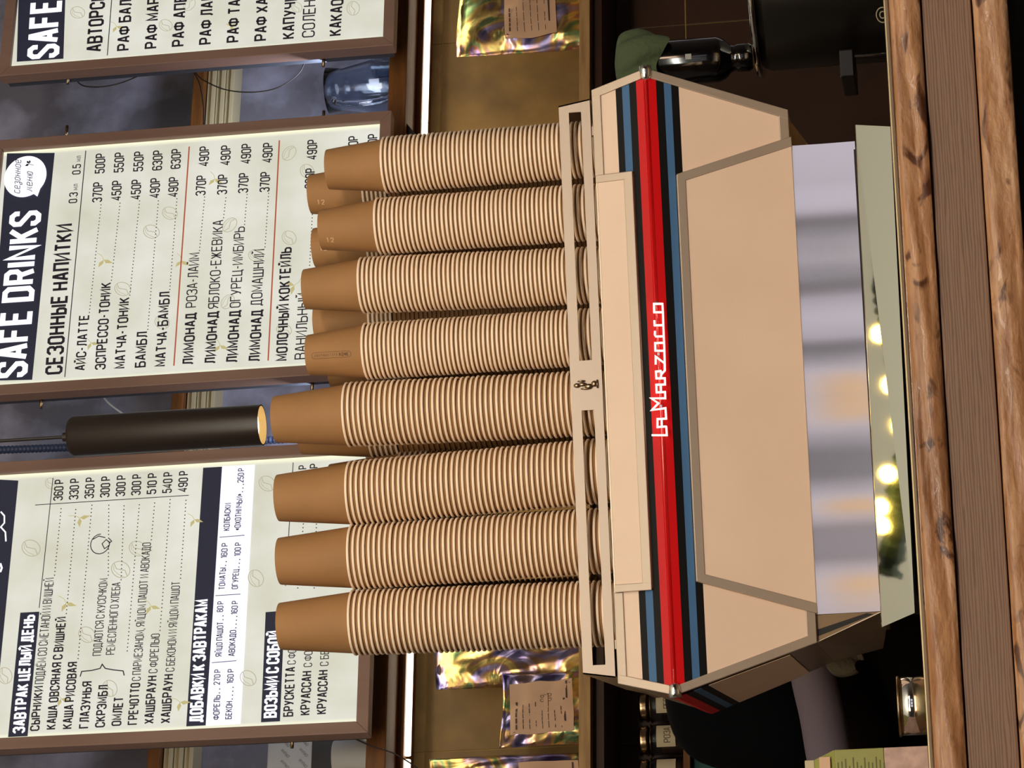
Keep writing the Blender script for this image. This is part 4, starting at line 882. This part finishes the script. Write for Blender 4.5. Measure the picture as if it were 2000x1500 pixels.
mb.add([(-.12, 0, 0), (.05, 0, 0), (.07, 0, .16), (.02, 0, .30), (-.12, 0, .36), (-.12, .07, 0), (.05, .07, 0), (.06, .05, .15), (.01, .04, .28), (-.12, .05, .34)], [(0, 1, 2, 3, 4), (9, 8, 7, 6, 5), (0, 5, 6, 1), (1, 6, 7, 2), (2, 7, 8, 3), (3, 8, 9, 4), (4, 9, 5, 0)])
o = mb.build('paper_bag', 'bag_grey', bevel=.006); o.location = wall(kx(560, 1490, 1.93)[0] - .24, 1.88, ZK); o.rotation_euler = (0, 0, WROT); tag(o, 'tall grey paper bag with folded top, far left behind carton', 'bag')
# ridged blue-black conduit running beside the leftmost board
p0 = wp(-30, 880, 1.75); p1 = wp(560, 858, 1.75); mb = MB(); n = 150; pts = [Vector(p0).lerp(Vector(p1), i / n) for i in range(n + 1)]
mb.tube(pts, [.007 if i % 2 else .0085 for i in range(n + 1)], 10)
wthing('ridged_conduit', mb, 'ridged_blue', 'dark ridged flexible conduit right of the leftmost menu board', 'conduit')

# ------------------------------------------------------------------ jars on the low shelf
ZJ = atw(1341, 1480, 1.86)[1]; 
js = root('jar_shelf', wall(-.2, 1.8, ZJ - .012), 'narrow dark wooden shelf carrying the labelled glass jars', 'shelf', rz=WROT)
MB().box(-1.0, .62, 0, QW - 1.8 - .006, 0, .012).build('shelf_board', 'orange_wood', js)
for k, (yc, w, txt, lb) in enumerate(((1380, 46, 'ПЕРЕЦ', 'clip-top glass jar labelled ПЕ, partly behind the machine'), (1446, 64, 'РОЗА', 'clip-top glass jar with handwritten РОЗА label'), (1512, 60, '', 'clip-top glass jar cut off by the left picture edge'))):
    sj, _ = atw(1300, yc, 1.86); J = root('glass_jar', wall(sj, 1.86, ZJ), lb, 'jar', 'labelled glass jars on the low shelf', WROT); r = .031
    MB().lathe([(.0001, 0), (r - .002, 0), (r, .004), (r, .060), (r - .005, .068), (r - .005, .070), (r - .007, .070), (r - .002, .058), (r - .002, .006), (.0001, .003)], 36).build('body', 'glass', J, smooth=True)
    MB().lathe([(.0001, .004), (r - .004, .004), (r - .004, .045), (.0001, .045)], 24).build('contents', 'jar_content', J)
    MB().lathe([(.0001, .071), (r - .003, .071), (r - .001, .075), (r - .003, .080), (r - .001, .084), (r - .004, .089), (.0001, .090)], 36).build('lid', 'edge_steel', J, smooth=True)
    MB().tube([(r * math.cos(t), -abs(r * math.sin(t)) - .001 if 0 else r * math.sin(t), .066) for t in [i * PI / 12 for i in range(25)]], .0012, 6).build('wire_clip', 'edge_steel', J, smooth=True)
    lb_ = MB(); n = 10
    for i in range(n + 1):
        an = -PI / 2 - .75 + 1.5 * i / n; lb_.v += [((r + .0005) * math.cos(an), (r + .0005) * math.sin(an), .018), ((r + .0005) * math.cos(an), (r + .0005) * math.sin(an), .054)]
    for i in range(n): lb_.f.append((2 * i, 2 * i + 2, 2 * i + 3, 2 * i + 1))
    L_ = lb_.build('paper_label', 'label_cream', J, smooth=True)
    if txt:
        mb = MB(); text_strokes(mb, txt, .013, .030 if len(txt) < 5 else .034, .9, lambda x, z: ((r + .001) * math.cos(-PI / 2 - .48 + x / r), (r + .001) * math.sin(-PI / 2 - .48 + x / r), .027 + z)); mb.build('handwriting', 'ink', L_)
tb = wp(1376, 1480, 1.88); wbox('teal_box', 'small dark teal box under the jar shelf at left edge', 'box', tb[0] - .09, tb[0] + .012, 1.83, 1.93, tb[2] - .10, ZJ - .0125 - .001, 'teal')
wbox('storage_crate', 'dark wooden crate under the teal box', 'crate', tb[0] - .14, tb[0] + .05, 1.80, 1.96, 0, tb[2] - .1005, 'tile_dark')

# ------------------------------------------------------------------ right: urn, bottle, cloth
uq = .95; ub = at(1725, 40, uq); ut = at(1478, 40, uq); ux = at(1600, 120, uq).x + .145; ur = .15
U = root('coffee_urn', (ux, uq, 0.9), 'large black coffee urn with silver lid edge at the right', 'urn')
z0u, z1u = .0, ut.z - .9
MB().lathe([(.0001, 0), (ur * .96, 0), (ur, .02), (ur, z1u - .02), (ur - .006, z1u - .006), (.0001, z1u - .006)], 56).build('body', 'black_satin', U, smooth=True)
MB().lathe([(.0001, z1u - .005), (ur + .012, z1u - .005), (ur + .013, z1u), (ur + .010, z1u + .004), (.0001, z1u + .010)], 56).build('lid', 'chrome', U, smooth=True)
mb = MB(); tp = at(1655, 118, uq - .12)
mb.box(tp.x - .035 - ux, tp.x + .012 - ux, -.15, -.02, tp.z - .9 - .012, tp.z - .9 + .012); mb.build('tap', 'black_satin', U, bevel=.003)
t2 = at(1705, 107, uq - .13); MB().tube([(t2.x - ux, -.13, t2.z - .9 + .03), (t2.x - ux, -.13, t2.z - .9 - .05)], .002, 8).build('drip_pipe', 'chrome', U)
lg = at(1722, 16, uq - ur); mb = MB(); 
for rr_ in (.010, .0045): stroke(mb, [(rr_ * math.cos(i * PI / 12), rr_ * math.sin(i * PI / 12)) for i in range(25)], .0016, lambda x, z: (lg.x - ux + x, -math.sqrt(max(0, ur * ur - (lg.x - ux + x) ** 2)) - .0012, lg.z - .9 + z))
mb.build('round_emblem', 'label_cream', U)
wbx = MB().box(.1, 2.2, .78, 1.25, 0, .9).build('back_counter', 'dark_gap'); wbx.location = (0, 0, 0); tag(wbx, 'dark low counter behind the machine carrying the black urn', 'counter')
mb = MB().box(-1.6, -.1, 1.02, 1.30, 0, 1.02); 
bz = ut.z + .006; bc = at(1380, 118, uq - .06); be = at(1290, 120, uq - .06)
BT = root('siphon_bottle', (bc.x, uq - .06, bz), 'glossy black bottle standing upside down, draped with green cloth', 'bottle')
L0 = be.z - bz + .035
MB().lathe([(.0001, 0), (.019, 0), (.0235, .006), (.0235, .024), (.021, .03), (.023, .036), (.033, .046), (.038, .058), (.038, .085), (.038, L0 - .01), (.034, L0), (.0001, L0)], 40).build('body', 'black_gloss', BT, smooth=True)
mb = MB(); r = .0386
for i in range(5):
    an = -PI / 2 - .15 + .06 * i; mb.v += [(r * math.cos(an), r * math.sin(an), .098), (r * math.cos(an), r * math.sin(an), .108)]
for i in range(4): mb.f.append((2 * i, 2 * i + 2, 2 * i + 3, 2 * i + 1))
mb.build('small_sticker', 'paper_white', BT)
for k in range(2): MB().tube([((.006 - .012 * k) * 1 - .026, -.034, .07), ((.006 - .012 * k) * 1 - .026, -.034, .10)], .0004, 5)
# cloth
mb = MB(); nu, nv = 40, 12; random.seed(9)
cz0 = at(1300, 120, uq - .06).z; cz1 = at(1200, 110, uq - .06).z; H_ = cz1 - cz0
for j in range(nv + 1):
    v = j / nv
    for i in range(nu):
        an = 2 * PI * i / nu; r = .0395 + .018 * math.sin(v * PI * .75 + .35) + .005 * math.sin(an * 5 + v * 3) * (1 - v * .3) + .003 * math.sin(an * 9 + v * 7)
        if v > .9: r *= max(.02, (1 - v) * 10) ** .5
        mb.v.append((r * math.cos(an), r * math.sin(an), v * H_ + (.012 * math.sin(an * 3 + 1) if v < .5 else .004 * math.sin(an * 2)) * (1 - v)))
for j in range(nv):
    for i in range(nu): i2 = (i + 1) % nu; mb.f.append((j * nu + i, j * nu + i2, (j + 1) * nu + i2, (j + 1) * nu + i))
mb.f.append(tuple(nv * nu + i for i in range(nu)))
o = mb.build('green_cloth', 'green_cloth', smooth=True, sub=1); o.location = (bc.x, uq - .06, cz0); tag(o, 'olive green cloth draped over the upside-down black bottle', 'cloth')

# ------------------------------------------------------------------ left: tin, carton, cloth, barista
tc_ = at(1797, 1378, -.12); r = (at(1776, 1322, -.12).x - at(1776, 1437, -.12).x) / 2 / 1.0
tn = root('steel_tin', (tc_.x, -.12, 1.1225), 'round polished steel tin on the counter left of the machine', 'tin')
hz_ = at(1757, 1378, -.12).z - 1.1225
MB().lathe([(.0001, 0), (r, 0), (r, hz_), (r - .0015, hz_), (r - .0015, .002), (.0001, .002)], 48).build('body', 'chrome', tn, smooth=True)
MB().lathe([(r - .0008, hz_ - .001), (r + .0015, hz_ - .001), (r + .0015, hz_ + .002), (r - .0008, hz_ + .002)], 48, close=True).build('rolled_lip', 'edge_steel', tn, smooth=True)
cb_ = at(1800, 1462, -.15); ct = at(1632, 1462, -.15); cw = .075
CT = root('drink_carton', (cb_.x - cw / 2 + .002, -.15, 1.1225), 'green and pink gable-top drink carton at the left picture edge', 'carton')
hh = ct.z - 1.1225; w2 = cw / 2
MB().box(-w2, w2, -w2, w2, 0, hh * .47).build('lower_panel', 'carton_pink', CT, bevel=.001)
MB().box(-w2, w2, -w2, w2, hh * .47 + .0002, hh).build('upper_panel', 'carton_green', CT, bevel=.001)
gz_ = at(1572, 1490, -.15).z - 1.1225
MB().add([(-w2, -w2, hh), (w2, -w2, hh), (w2, w2, hh), (-w2, w2, hh), (-w2, -.002, gz_ - .012), (w2 * .72, -.002, gz_ - .012), (w2 * .72, .002, gz_ - .012), (-w2, .002, gz_ - .012)], [(0, 1, 5, 4), (1, 2, 6, 5), (2, 3, 7, 6), (3, 0, 4, 7), (4, 5, 6, 7)]).build('gable', 'carton_green', CT)
MB().box(-w2, w2 * .72, -.0025, .0025, gz_ - .012, gz_).build('sealed_fin', 'cream_moulding', CT, bevel=.001)
mb = MB()
for k in range(13):
    xx = -w2 + .004; zz = hh * .96 - k * .0047; mb.box(xx, w2 - .01 - .012 * random.random(), -w2 - .0004, -w2 - .0001, zz, zz + .0016)
mb.build('printed_text', 'carton_print', CT)
mb = MB().box(w2 - .024, w2 - .008, -w2 + .006, -w2 + .007, hh + .006, hh + .02); 
for v in range(len(mb.v)):
    x_, y_, z_ = mb.v[v]; mb.v[v] = (x_, y_ + (z_ - hh) * .75 - .0085, z_)
mb.build('stamp_field', 'label_paper', CT)
# folded grey cloth hanging from the machine's rear corner
g0 = at(1650, 1300, .52); mb = MB()
for i in range(13):
    t = i / 12; 
    for j in range(7):
        a = j / 6 * PI; mb.v.append((.028 * math.cos(a) * (.35 + .65 * math.sin(t * PI)), .012 * math.sin(a * 2) - .012 * t, (t - .5) * .055 + .01 * math.sin(a)))
for i in range(12):
    for j in range(6): mb.f.append((i * 7 + j, i * 7 + j + 1, (i + 1) * 7 + j + 1, (i + 1) * 7 + j))
o = mb.build('bar_cloth', 'grey_cloth', smooth=True); o.location = (g0.x + .012, .52, g0.z); o.rotation_euler = (0, .5, 0); s = o.modifiers.new('s', 'SOLIDIFY'); s.thickness = .003
tag(o, 'grey folded bar cloth peeking from behind the machine, lower left', 'cloth')
# person behind the bar, bent forward, mostly hidden by the machine
hd = at(1452, 1352, 1.0)
P = root('person', (hd.x + .05, 1.25, 0), 'person in dark navy hood and charcoal top bending behind the machine', 'person')
def skinned(name, pts, edges, rad, m, parent, sub=2, rootv=0):
    me = bpy.data.meshes.new(name); me.from_pydata(pts, edges, []); o = bpy.data.objects.new(name, me); col.objects.link(o); o.parent = parent
    me.materials.append(MATS[m]); s = o.modifiers.new('skin', 'SKIN'); s.use_smooth_shade = True
    for i, v in enumerate(me.skin_vertices[0].data): v.radius = rad[i] if isinstance(rad[i], tuple) else (rad[i], rad[i])
    me.skin_vertices[0].data[rootv].use_root = True
    s2 = o.modifiers.new('sub', 'SUBSURF'); s2.levels = sub; s2.render_levels = sub; return o
hx = hd.x - P.location.x; hz = hd.z
pts = [(0, .12, .92), (0, .08, 1.08), (0, -.02, 1.22), (0, -.13, 1.31), (hx * .6, -.20, 1.355), (-.17, -.10, 1.29), (-.24, -.20, 1.10), (-.16, -.38, 1.02), (.17, -.10, 1.29), (.24, -.20, 1.10), (.16, -.38, 1.02), (-.1, .10, .80), (-.11, .02, .48), (-.12, .06, .08), (.1, .10, .80), (.11, .02, .48), (.12, .06, .08), (-.12, -.08, .05), (.12, -.08, .05)]
ed = [(0, 1), (1, 2), (2, 3), (3, 4), (3, 5), (5, 6), (6, 7), (3, 8), (8, 9), (9, 10), (0, 11), (11, 12), (12, 13), (0, 14), (14, 15), (15, 16), (13, 17), (16, 18)]
rd = [(.16, .11), (.15, .11), (.17, .12), (.15, .10), .055, .07, .048, .035, .07, .048, .035, .09, .06, .045, .09, .06, .045, .04, .04]
tag(skinned('clothed_body', pts, ed, rd, 'black_cloth', P), 'near-black shirt and trousers')
hb = MB().lathe([(.0001, -.115), (.045, -.105), (.072, -.06), (.080, 0), (.076, .06), (.05, .10), (.0001, .115)], 24)
hb.v = [(v[0] * .95 + hx, v[1] * 1.1 - .18, v[2] * .9 + hz - .01) for v in hb.v]
hb.build('head', 'skin', P, smooth=True, sub=1)
cp = MB().lathe([(.0001, -.135), (.06, -.132), (.098, -.118), (.120, -.08), (.127, -.03), (.124, .03), (.110, .08), (.08, .112), (.04, .126), (.0001, .130)], 36)
cp.v = [(v[0] * 1.02 + hx - .012 * (v[2] < 0) * v[2] / -.13 * 2, v[1] * 1.05 - .19, v[2] + hz + .005) for v in cp.v]
tag(cp.build('hood', 'navy_cloth', P, smooth=True, sub=1), 'dark navy hood covering the whole head')
sa_, sb_, sc2 = at(1588, 1318, .90), at(1606, 1400, .88), at(1622, 1490, .86)
tb_ = [(p.x - P.location.x, p.y - 1.25, p.z) for p in (at(1580, 1240, .95), sa_, sb_, sc2, at(1645, 1560, .86))]
hc = MB().tube(curve_pts(tb_, 6), .036, 24)
tag(hc.build('collar', 'charcoal_cloth', P, smooth=True), 'grey-lilac rolled collar below the hood')

# ------------------------------------------------------------------ customer side, seen only in the steel
gar = root('bulb_garland', (0, -.75, 2.5), 'string of warm round bulbs on green garland above the customers', 'string lights')
NS = (Vector(sk[1]) - Vector(sk[0])).cross(Vector(sk[3]) - Vector(sk[0])).normalized()
if NS.y > 0: NS = -NS
gp_ = []
for vv, yy in ((1718, 652), (1738, 752), (1757, 832), (1735, 925), (1720, 990), (1722, 1026), (1700, 560), (1705, 430), (1700, 1120)):
    d = ray(vv, yy).normalized(); P0 = Vector(sk[0]); t = (P0 - CAM).dot(NS) / d.dot(NS); Q = CAM + d * t; rf = d - 2 * d.dot(NS) * NS; B = Q + rf * 1.5
    gp_.append(B)
    if yy in (560, 430, 1120): continue
    MB().lathe([(.0001, -.016), (.011, -.012), (.016, 0), (.012, .011), (.006, .018), (.0001, .019)], 20).build('bulb', 'bulb_glow', gar, smooth=True, loc=(B.x, B.y + .75, B.z - 2.5))
gp_.sort(key=lambda p: p.x)
cpz = curve_pts([(p.x, p.y + .75 - .035, p.z - 2.5 + .03) for p in gp_], 10); random.seed(2)
MB().tube(cpz, [.018 + .012 * random.random() for _ in cpz], 8).build('green_garland', 'garland_green', gar)
for p in (gp_[0], gp_[-1]): MB().tube([(p.x, p.y + .78, p.z - 2.45), (p.x, p.y + .78, 3.5 - 2.5)], .003, 6).build('hanger', 'cable', gar)
yl = root('yellow_lamp', (.28, -4.9, 1.98), 'yellow fabric pendant lamp on the customer side', 'lamp')
MB().lathe([(.10, -.62), (.16, -.60), (.13, -.34), (.10, -.34)], 28, close=True).build('shade', 'yellow_shade', yl, smooth=True)
MB().tube([(0, 0, -.36), (0, 0, 1.52)], .004, 6).build('cord', 'cable', yl)
MB().tube([(-.11, 0, -.36), (.11, 0, -.36)], .003, 6).build('spider', 'cable', yl)
pot = root('potted_plant', (.85, -5.2, 0), 'leafy potted plant on the customer side', 'plant')
MB().lathe([(.0001, 0), (.14, 0), (.17, .5), (.155, .5), (.13, .04), (.0001, .04)], 24).build('pot', 'label_cream', pot, smooth=True)
mb = MB(); random.seed(12)
for k in range(260):
    a = random.random() * 6.28; rr_ = random.random() ** .5 * .22; z_ = .7 + random.random() * 1.0; c = Vector((rr_ * math.cos(a), rr_ * math.sin(a), z_)); u = Vector((math.cos(a), math.sin(a), random.uniform(-.5, .8))).normalized() * .13; w_ = u.cross(Vector((0, 0, 1))).normalized() * .035
    mb.add([c, c + u * .5 + w_, c + u, c + u * .5 - w_], [(0, 1, 2, 3)])
o = mb.build('foliage', 'leaf', pot); o['kind'] = 'stuff'
MB().tube([(0, 0, .04), (.01, 0, .9), (0, 0, 1.6)], .012, 6).build('stem', 'garland_green', pot)
